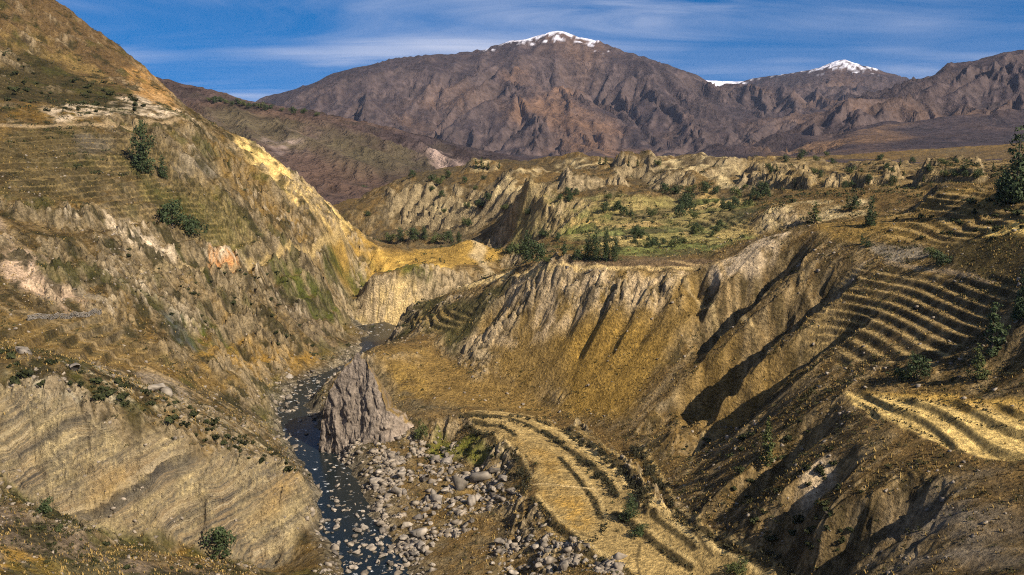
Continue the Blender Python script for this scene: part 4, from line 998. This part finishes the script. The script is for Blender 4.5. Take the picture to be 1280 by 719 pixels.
for px, py, h, kd in vt:
    where = ('badlands left of the valley' if px < 630 else 'badlands skyline' if py < 212 and px < 830 else 'far right plateau' if px > 990 else 'foot of the pale fluted cliff' if 825 <= px <= 900 and py < 250 else 'far valley floor')
    what = {'bush': 'small round dark tree', 'tall': 'small pointed dark tree', 'slim': 'tiny slim tree'}[kd]
    what_ = what if h < 9.5 or kd == 'slim' else what.replace('small', 'larger')
    part = 'nearer' if py > 262 else 'farther'
    side = 'left of the tree clump' if px < 738 else 'right of the tree clump' if px < 870 else 'near the pale cliff'
    tree(px, py, h, kd, f'{what_} on the {where}' + (f', {part} side, {side}' if where == 'far valley floor' else f', {["left", "middle", "right"][min(2, int((px - 960) / 110))]} third, {"nearer" if py > 216 else "farther"}' if where == 'far right plateau' else f', {"low" if py > 262 else "high"} on its {"left" if px < 540 else "right"}' if where.startswith('badlands left') else ''), f'{what}s on the {where}', wide=0.8 if kd == 'bush' else 1.3)
for k, px in enumerate(list(range(262, 345, 7)) + [352, 366, 380, 396]):
    tree(px, 128 + (px - 270) * 0.14 + 1.5 * math.sin(k * 2.1), 5 + (k * 7) % 4, 'bush', 'tiny dark tree on the crest of the hazy hill behind the left slope', 'trees on the hazy hill crest', land=G, wide=0.9)

# ------------------------------------------------------------------ rock fin on the right bank
def fin():
    prof = [(402, 562), (404, 530), (409, 500), (418, 476), (430, 458), (441, 447), (449, 438), (456, 442), (462, 449), (470, 457), (476, 472), (482, 484), (487, 500), (500, 508), (515, 521), (530, 536), (544, 558)]
    nx, nf, nb = 170, 80, 26
    xs = []; top = []
    for px, py in prof:
        u, k = ray(px, py); D = 456.0 + 8 * smooth(540, 440, py); xs.append(u * D); top.append(k * D)
    X = np.linspace(xs[0], xs[-1], nx); T = np.interp(X, xs, top)
    T = T + 3.0 * fbm(X, X * 0, 1 / 4, 3, 601, 0.6) * smooth(0, 6, X - X[0]) * smooth(0, 8, X[-1] - X)
    zb = -156.0; V = np.zeros((nx, nf + nb, 3)); s = np.linspace(0, 1, nf); Y0 = np.zeros(nx)
    for i in range(nx):
        hgt = T[i] - zb; f = (X[i] - X[0]) / (X[-1] - X[0])
        y0 = 436 + 22 * max(0, 0.62 - f) ** 1.1 + 30 * max(0, f - 0.62) ** 1.2         # an edge that juts towards the viewer
        z = zb + hgt * s; xx = np.full(nf, X[i], F); zz = z.astype(F)
        yf = y0 + (0.22 + 0.40 * f) * hgt * s ** 1.1
        warp = 2.5 * vnoise(xx / 12, zz / 16, 609)
        groove = 4.2 * fbm(xx / 13 + warp / 10 + 0.015 * zz, zz / 60, 1.0, 3, 611, 0.6, ridged=True) + 1.5 * fbm(xx, zz / 3, 1 / 3.2, 3, 615, 0.6)
        ledge = 1.8 * blocks(xx + warp, zz * 0.45, 4.5, 617) + 0.8 * blocks(xx, zz * 0.6, 2.0, 618)
        yf = yf - (groove + ledge) * (1 - 0.5 * s)
        xf = X[i] + 1.2 * fbm(xx + 40, zz, 1 / 4.0, 3, 619)
        V[i, :nf] = np.stack([xf, yf, z], 1)
        b = np.linspace(0, 1, nb + 1)[1:]
        run = 40 + 45 * f
        V[i, nf:] = np.stack([np.full(nb, X[i]) + 0.8 * fbm(np.full(nb, X[i]), b * 30, 1 / 6, 2, 621), yf[-1] + run * b, T[i] - (hgt * 0.9) * b ** 1.2 + 0.9 * fbm(np.full(nb, X[i]), b * 40, 1 / 5, 3, 623)], 1)
    cr_ = np.zeros((nx, nf + nb, 3)); f = ((X - X[0]) / (X[-1] - X[0]))[:, None, None]
    cr_[:] = C3(.185, .155, .130); cr_ += (C3(.30, .245, .20) - cr_) * smooth(0.5, 0.8, f + 0.12 * vnoise(V[..., 0] / 5, V[..., 2] / 5, 625)[..., None])
    cr_ *= (1 + 0.45 * fbm(V[..., 0] * 1.0, V[..., 2] / 5, 1 / 2.2, 3, 627))[..., None]
    grass = np.zeros((nx, nf + nb)); grass[:, nf - 2:] = 1
    cr_ += (C3(.22, .15, .055) - cr_) * (grass * smooth(-0.4, 0.2, fbm(V[..., 0], V[..., 1], 1 / 5, 3, 629)))[..., None]
    me = quads('rock_fin', V, grid_quads(nx, nf + nb)[:, ::-1], np.clip(cr_ * 0.85 * [1.03, 0.99, 0.92], .02, .6), True); me.materials.append(earth_material('fin_rock', 0.8, 0.2, 0.9, 1.0))
    obj('rock_fin', me, label='tall pointed grey rock fin with vertical grooves on the right bank of the river', category='rock')
fin()

# ------------------------------------------------------------------ boulders
ROCKS = [pmesh('boulder', rock_proto(k), M_rock) for k in range(6)]
def put(name, me, px, py, size, label, cat, group, sink=0.25, squash=1.0, xyz=None):
    x, y, z = xyz or L.hitf(px, py)
    dr = np.hypot(riv_d[:, 0] - x, riv_d[:, 1] - y); k_ = int(dr.argmin())
    if dr[k_] < 17: z = max(z, float(riv_dz[k_]) - 0.75 - 0.15 * size)
    o = obj(name, me, loc=(x, y, z + size * (0.5 - sink)), label=label, category=cat, group=group)
    o.scale = (size * rng.uniform(.8, 1.2), size * rng.uniform(.8, 1.2), size * rng.uniform(.7, 1.0) * squash)
    o.rotation_euler = (rng.uniform(-.5, .5), rng.uniform(-.5, .5), rng.uniform(0, 6.28)); return o
big = [(597, 600, 5.0, 'large cream boulder highest in the boulder field beside the field edge'), (575, 612, 3.2, 'pale boulder left of the large cream boulder'), (560, 580, 3.2, 'pinkish boulder at the upper edge of the boulder field'), (548, 628, 3.2, 'bright boulder in the middle of the boulder field'), (495, 615, 3.0, 'pale boulder near the river in the boulder field'), (530, 600, 2.6, 'rounded boulder between river and large cream boulder'), (615, 590, 2.8, 'pale boulder right of the large cream boulder'),
       (520, 668, 3.4, 'brown slab boulder at the right edge of the rapids'), (190, 488, 3.6, 'cream block on the bench above the striped cliff'), (205, 490, 3.2, 'second cream block beside the first above the striped cliff'), (26, 441, 2.6, 'large white block at the left edge above the striped cliff'), (92, 462, 2.6, 'white block on the bench near the left edge'), (362, 473, 2.2, 'single pale boulder on the upper river bank')]
for px, py, s, lb in big: put('boulder', ROCKS[int(px) % 6], px, py, s, lb, 'boulder', None)
def in_px(poly, px, py):
    ins = False
    for (ax, ay), (bx, by) in zip(poly, poly[1:] + poly[:1]):
        if (ay > py) != (by > py) and px < (bx - ax) * (py - ay) / (by - ay) + ax: ins = not ins
    return ins
def single_out(lb, poly, px, py, f):
    xs = [p[0] for p in poly]; ys = [p[1] for p in poly]
    h = (px - min(xs)) / (max(xs) - min(xs)); v = (py - min(ys)) / (max(ys) - min(ys))
    size = 'large' if f > 0.55 else 'mid-sized' if f > 0.2 else 'small'
    where = ('upper ' if v < 0.4 else 'lower ' if v > 0.65 else '') + ('left part' if h < 0.36 else 'right part' if h > 0.64 else 'middle')
    return f'{size} {lb}, {where}'
def sample(poly, n):
    out = []; xs = [p[0] for p in poly]; ys = [p[1] for p in poly]
    while len(out) < n:
        px, py = rng.uniform(min(xs), max(xs)), rng.uniform(min(ys), max(ys))
        if in_px(poly, px, py): out.append((px, py))
    return out
BENCH = [(445, 580), (500, 570), (560, 565), (630, 590), (645, 620), (610, 640), (560, 680), (520, 700), (480, 650), (450, 610)]
RAPID = [(405, 640), (420, 600), (450, 640), (530, 680), (545, 719), (400, 719), (395, 680)]
UPRIV = [(340, 500), (372, 470), (430, 455), (420, 470), (385, 495), (360, 520), (345, 520)]
LOWF = [(600, 680), (650, 670), (760, 690), (760, 719), (620, 719)]
for poly, n, a, b, lb, gp in [(BENCH, 92, 0.9, 2.4, 'angular pale boulder in the boulder field right of the river', 'boulders in the boulder field'), (RAPID, 126, 0.6, 1.9, 'rounded pale boulder in the rapids at the bottom', 'boulders in the rapids'),
                              (UPRIV, 36, 0.7, 1.5, 'pale boulder on the gravel bar upstream of the rock fin', 'boulders on the upstream gravel bar'), (LOWF, 40, 0.8, 2.0, 'pale boulder in the rubble at the bottom edge below the fields', 'boulders below the fields')]:
    for px, py in sample(poly, n):
        s = a + (b - a) * rng.random() ** 2.2
        put('boulder', ROCKS[int(rng.integers(6))], px, py, s, single_out(lb, poly, px, py, (s - a) / (b - a)), 'boulder', gp)

# ------------------------------------------------------------------ scattered stones, scrub and dry grass: too many to count
def cloud(name, protos, pos, scale, mat, props, zsq=1.0, tint=None):
    VV = []; QQ = []; base = 0; k = protos[0][1].shape[1]
    r = np.random.default_rng(5); pick = r.integers(len(protos), size=len(pos)); ang = r.uniform(0, 6.28, len(pos))
    for p in range(len(protos)):
        m = np.nonzero(pick == p)[0]
        if not len(m): continue
        v, f = protos[p]; c, s = np.cos(ang[m])[:, None], np.sin(ang[m])[:, None]
        x = (v[None, :, 0] * c - v[None, :, 1] * s) * scale[m][:, None]; y = (v[None, :, 0] * s + v[None, :, 1] * c) * scale[m][:, None]; z = v[None, :, 2] * scale[m][:, None] * zsq
        VV.append((np.stack([x, y, z], -1) + pos[m][:, None, :]).reshape(-1, 3))
        QQ.append((f[None] + (np.arange(len(m)) * len(v))[:, None, None] + base).reshape(-1, k)); base += len(m) * len(v)
    me = quads(name, np.concatenate(VV), np.concatenate(QQ), None, False); me.materials.append(mat)
    return obj(name, me, **props)
gx, gy = L.grad(); SLF = np.sqrt(gx * gx + gy * gy)
def grid_pick(n, weight, seed):
    r = np.random.default_rng(seed); w = (weight / weight.sum()).ravel().cumsum()
    i = np.searchsorted(w, r.random(n)); i = np.minimum(i, L.Z.size - 1)
    jit = r.uniform(-.5, .5, (n, 2))
    x = L.X.ravel()[i] + jit[:, 0] * L.Y.ravel()[i] * 0.0014; y = L.Y.ravel()[i] * (1 + jit[:, 1] * 0.0016)
    return np.stack([x, y, L.height(x, y)], 1)
wob1 = smooth(-0.1, 0.5, fbm(NX, NY, 1 / 40, 3, 701)); wob2 = smooth(-0.1, 0.5, fbm(NX, NY, 1 / 22, 3, 703))
keep = (1 - 0.97 * FLAT) * smooth(-153.5, -150, L.Z)
vis = smooth(200, 260, NY) * smooth(900, 500, NY) + 0.15 * (NY < 1200)
frame = (np.abs(L.X / L.Y) < 0.60)
left_m = (L.X / L.Y < ray(400, 600)[0]).astype(F); right_m = (L.X / L.Y > ray(840, 450)[0]).astype(F)
sp = [rock_proto(40 + k, 1) for k in range(4)]
w = vis * frame * (0.15 + ROCK * 2.0 + 1.2 * left_m * wob2 * smooth(0.2, 0.5, SLF)) * keep * smooth(1.6, 1.0, SLF)
cloud('scree_stones', sp, grid_pick(5200, w, 1), 0.22 + 0.85 * np.random.default_rng(2).random(5200) ** 3, M_rock2, dict(kind='stuff', label='loose pale stones strewn over the canyon slopes', category='stones'))
bi, bw_ = L.in_poly(L.spots(BENCH + []), 12); ri2, rw2 = L.in_poly(L.spots(RAPID), 8); ui, uw = L.in_poly(L.spots(UPRIV), 8); li, lw = L.in_poly(L.spots(LOWF), 8)
w = np.zeros(L.Z.shape, F); w[bi] += bw_; w[ri2] += rw2 * 0.10; w[ui] += uw * 0.30; w[li] += lw
fi_, fw_ = L.in_poly(L.spots([(400, 556), (470, 552), (545, 540), (575, 545), (560, 578), (470, 586), (420, 575)]), 6); w[fi_] += 0.6 * fw_
w *= 0.08 + 1.7 * smooth(-0.05, 0.35, fbm(NX, NY, 1 / 12, 3, 707))
w[gi] += 0.10 * gw
cloud('river_cobbles', sp, grid_pick(5200, w, 3) + [0, 0, 0.0], 0.24 + 1.7 * np.random.default_rng(4).random(5200) ** 4, M_rock2, dict(kind='stuff', label='pale cobbles covering the river bed and boulder field', category='cobbles'))
def shrub_proto(seed, per=26):
    r = np.random.default_rng(seed); C = [(r.normal() * .35, r.normal() * .35, r.uniform(.25, .6)) for _ in range(5)]; R = list(r.uniform(.3, .5, 5))
    return leaf_cloud(C, R, per, 0.22, seed, 0.8)
shp = [shrub_proto(60 + k, 18) for k in range(4)]
w = vis * frame * keep * (0.12 + 1.0 * wob1 * left_m + 1.3 * wob2 * right_m + 0.5 * wob1) * smooth(1.5, 0.9, SLF) * (1 - CL)
cloud('low_scrub', shp, grid_pick(10000, w, 11), 0.5 + 1.1 * np.random.default_rng(12).random(10000) ** 2, M_scrub2, dict(kind='stuff', label='low olive scrub covering the canyon slopes', category='scrub'), 0.9)
w = frame * keep * smooth(560, 640, NY) * smooth(1250, 900, NY) * ((0.2 + wob1) * (1 - VALL) + 0.02 * VALL + 1.6 * EDGE) * smooth(0.9, 0.5, SLF)
cloud('valley_scrub', shp, grid_pick(2600, w, 13), 1.2 + 2.6 * np.random.default_rng(14).random(2600) ** 2, M_scrub, dict(kind='stuff', label='dark scrub and hedges of the far valley floor', category='scrub'), 0.8)
def tuft_proto(seed):
    r = np.random.default_rng(seed); V = []
    for k in range(4):
        a = r.uniform(0, 6.28); d = np.array([math.cos(a), math.sin(a), 0]); o_ = np.array([-d[1], d[0], 0]); t = d * r.uniform(.3, .7) + np.array([0, 0, r.uniform(.7, 1.1)])
        V += [-o_ * .22, o_ * .22, o_ * .05 + t, -o_ * .05 + t]
    return np.array(V), np.arange(16).reshape(-1, 4)
w = vis * frame * keep * (0.4 + wob2) * smooth(1.3, 0.8, SLF) * (1 - CL)
cloud('dry_grass_tufts', [tuft_proto(80 + k) for k in range(5)], grid_pick(26000, w, 21), 0.35 + 0.6 * np.random.default_rng(22).random(26000), M_tuft, dict(kind='stuff', label='dry yellow grass tufts over the slopes', category='grass'))

# ------------------------------------------------------------------ countable shrubs
SH = [pmesh('shrub', shrub_proto(90 + k, 130), M_scrub) for k in range(4)]
regions = [([(60, 455), (200, 490), (330, 552), (395, 600), (330, 582), (200, 528), (90, 480)], 70, 0.8, 2.0, 'dark round shrub on the pale strip above the striped cliff', 'shrubs above the striped cliff'),
           ([(0, 440), (60, 450), (160, 500), (60, 500), (0, 480)], 22, 1.0, 2.6, 'dark shrub on the bench at the left edge', 'shrubs on the left bench'),
           ([(0, 640), (60, 655), (180, 690), (280, 712), (200, 719), (60, 700)], 16, 0.7, 1.6, 'dark shrub on the grey slope in the bottom left corner', 'shrubs on the bottom left slope'),
           ([(150, 300), (330, 320), (420, 400), (400, 440), (280, 420), (180, 380)], 40, 0.9, 2.2, 'dark shrub on the middle of the left canyon slope', 'shrubs on the left canyon slope'),
           ([(0, 60), (150, 110), (190, 140), (60, 140), (0, 140)], 40, 1.5, 3.2, 'dark shrub high on the left hill above the road cut', 'shrubs on the upper left hill'),
           ([(500, 560), (600, 555), (640, 575), (560, 590)], 18, 0.8, 1.7, 'green shrub on the bank below the rock fin', 'shrubs below the rock fin'),
           ([(850, 560), (1000, 520), (1100, 600), (1050, 700), (940, 670)], 50, 0.8, 2.0, 'dark shrub on the lower right slope', 'shrubs on the lower right slope'),
           ([(1110, 250), (1280, 250), (1280, 300), (1110, 300)], 34, 1.0, 2.4, 'dark shrub on the grassy shelves above the right terraces', 'shrubs on the right shelves')]
for poly, n, a, b, lb, gp in regions:
    for px, py in sample(poly, n):
        x, y, z = L.hitf(px, py); s = 1.2 * (a + (b - a) * rng.random() ** 1.5)
        o = obj('shrub', SH[int(rng.integers(4))], loc=(x, y, z - 0.1 * s), label=single_out(lb, poly, px, py, (s / 1.2 - a) / (b - a)), category='shrub', group=gp)
        o.scale = (s * rng.uniform(.8, 1.3), s * rng.uniform(.8, 1.3), s); o.rotation_euler = (0, 0, rng.uniform(0, 6.28))

# ------------------------------------------------------------------ hedges and dry-stone walls
def along(pxs, step):
    P = np.array([L.hitf(*p)[:2] for p in pxs]); t = np.concatenate([[0], np.cumsum(np.hypot(*np.diff(P, axis=0).T))])
    s = np.arange(0, t[-1], step); x = np.interp(s, t, P[:, 0]); y = np.interp(s, t, P[:, 1]); return np.stack([x, y, L.height(x, y)], 1)
def hedge(pxs, hgt, width, label, seed):
    hgt = hgt * 0.75
    pts = along(pxs, 0.6); r = np.random.default_rng(seed); gap = vnoise(pts[:, 0] / 6, pts[:, 1] / 6, seed); kk = gap > -0.32; pts = pts[kk]; hv_ = (0.6 + 0.5 * (gap[kk] + 0.4))
    C = pts + r.normal(size=pts.shape) * [width * .8, width * .8, 0.15] + [0, 0, hgt * .35]; R = hgt * hv_ * r.uniform(.20, .78, len(pts))
    v, q = leaf_cloud(C, R, 30, 0.34, seed, 0.85); o0 = pts[0]
    me = quads('hedge', v - o0, q, None, False); me.materials.append(M_hedge)
    obj('hedge', me, loc=tuple(o0), label=label, category='hedge')
def stone_wall(pxs, hgt, label, seed, name='dry_stone_wall'):
    pts = along(pxs, 0.55); r = np.random.default_rng(seed); V = []; Q = []; b = 0; v0, f0 = rock_proto(31, 1)
    for p in pts:
        for k in range(max(1, int(hgt / 0.55))):
            s = r.uniform(.34, .52); V.append(v0 * s * [1, 1, .8] + p + [r.normal() * .12, r.normal() * .12, 0.15 + k * 0.5]); Q.append(f0 + b); b += len(v0)
    me = quads(name, np.concatenate(V) - pts[0], np.concatenate(Q), None, False); me.materials.append(M_wall)
    obj(name, me, loc=tuple(pts[0]), label=label, category='wall')
hedge([(582, 530), (605, 545), (630, 560), (650, 580), (658, 600), (654, 615)], 2.6, 2.0, 'broad dark hedge curving along the field edge above the boulder field', 801)
hedge([(680, 540), (705, 560), (735, 580), (760, 605), (770, 622)], 2.4, 1.4, 'dark hedge between the wide lower field and the narrow middle strip', 803)
hedge([(706, 540), (735, 558), (770, 585), (795, 605), (806, 630), (808, 645)], 3.0, 2.0, 'thick dark hedge between the narrow strip and the pale field track', 805)
hedge([(792, 560), (812, 585), (830, 615), (838, 635)], 2.8, 2.0, 'dark hedge along the right side of the pale field track', 807)
hedge([(575, 521), (620, 522), (655, 532), (675, 541)], 1.7, 0.9, 'low hedge line across the head of the fields', 809)
hedge([(640, 521), (670, 526), (688, 533)], 2.2, 1.2, 'short dark hedge at the top corner of the fields', 811)
hedge([(592, 528), (625, 533), (645, 545)], 1.4, 0.8, 'faint low hedge in the uppermost small field', 813)
hedge([(950, 690), (985, 712), (1000, 725)], 2.0, 1.4, 'dark hedge beside the track at the bottom edge', 815)
hedge([(845, 645), (880, 670), (925, 690)], 1.6, 1.2, 'dark hedge at the foot of the right slope beside the fields', 817)
hedge([(1075, 494), (1140, 500), (1200, 508), (1245, 518)], 0.8, 0.8, 'hedge line above the golden strip fields on the right', 819)
hedge([(1085, 502), (1130, 512), (1180, 525), (1260, 533)], 0.6, 0.5, 'hedge line between the two golden strip fields', 821)
hedge([(1075, 503), (1110, 522), (1150, 540), (1190, 552)], 0.8, 0.9, 'hedge along the lower left edge of the golden fields', 823)
hedge([(760, 640), (752, 665), (742, 680)], 1.4, 0.8, 'short hedge running down from the leafy tree in the fields', 825)
hedge([(700, 572), (722, 598), (742, 625), (750, 648)], 1.1, 0.6, 'thin hedge line inside the wide lower field', 827)
hedge([(768, 642), (815, 680), (862, 712)], 1.3, 0.7, 'hedge line crossing the lowest field towards the bottom edge', 829)
hedge([(664, 622), (692, 652), (740, 692), (790, 719)], 1.3, 0.8, 'hedge along the lower left bank of the fields above the rubble', 830)
stone_wall([(35, 401), (60, 399), (95, 396), (128, 392)], 3.2, 'grey dry-stone retaining wall across the left slope', 831)
stone_wall([(640, 612), (652, 622), (640, 632), (622, 632)], 0.8, 'low curved stone wall at the corner of the field above the boulders', 833)
stone_wall([(782, 600), (810, 604), (822, 606)], 0.8, 'low stone wall crossing the field hedges', 835)

# ------------------------------------------------------------------ thin air over the far distance
def box_mesh(x0, x1, y0, y1, z0, z1):
    v = [(x, y, z) for z in (z0, z1) for y in (y0, y1) for x in (x0, x1)]
    return quads('haze', np.array(v), np.array([(0, 2, 3, 1), (4, 5, 7, 6), (0, 1, 5, 4), (2, 6, 7, 3), (0, 4, 6, 2), (1, 3, 7, 5)]), None, False)
M_haze = bpy.data.materials.new('haze'); M_haze.use_nodes = True; hn = M_haze.node_tree.nodes; hn.clear()
ho = hn.new('ShaderNodeOutputMaterial'); hv = hn.new('ShaderNodeVolumePrincipled'); M_haze.node_tree.links.new(hv.outputs[0], ho.inputs['Volume'])
hv.inputs['Color'].default_value = (.55, .66, .95, 1); hv.inputs['Density'].default_value = 0.000011; hv.inputs['Anisotropy'].default_value = 0.0
zmax = float(max(G.Z.max(), L.Z.max())) + 20
obj('haze', box_mesh(-12000, 12000, -300, 15500, -420, zmax), M_haze, kind='stuff')
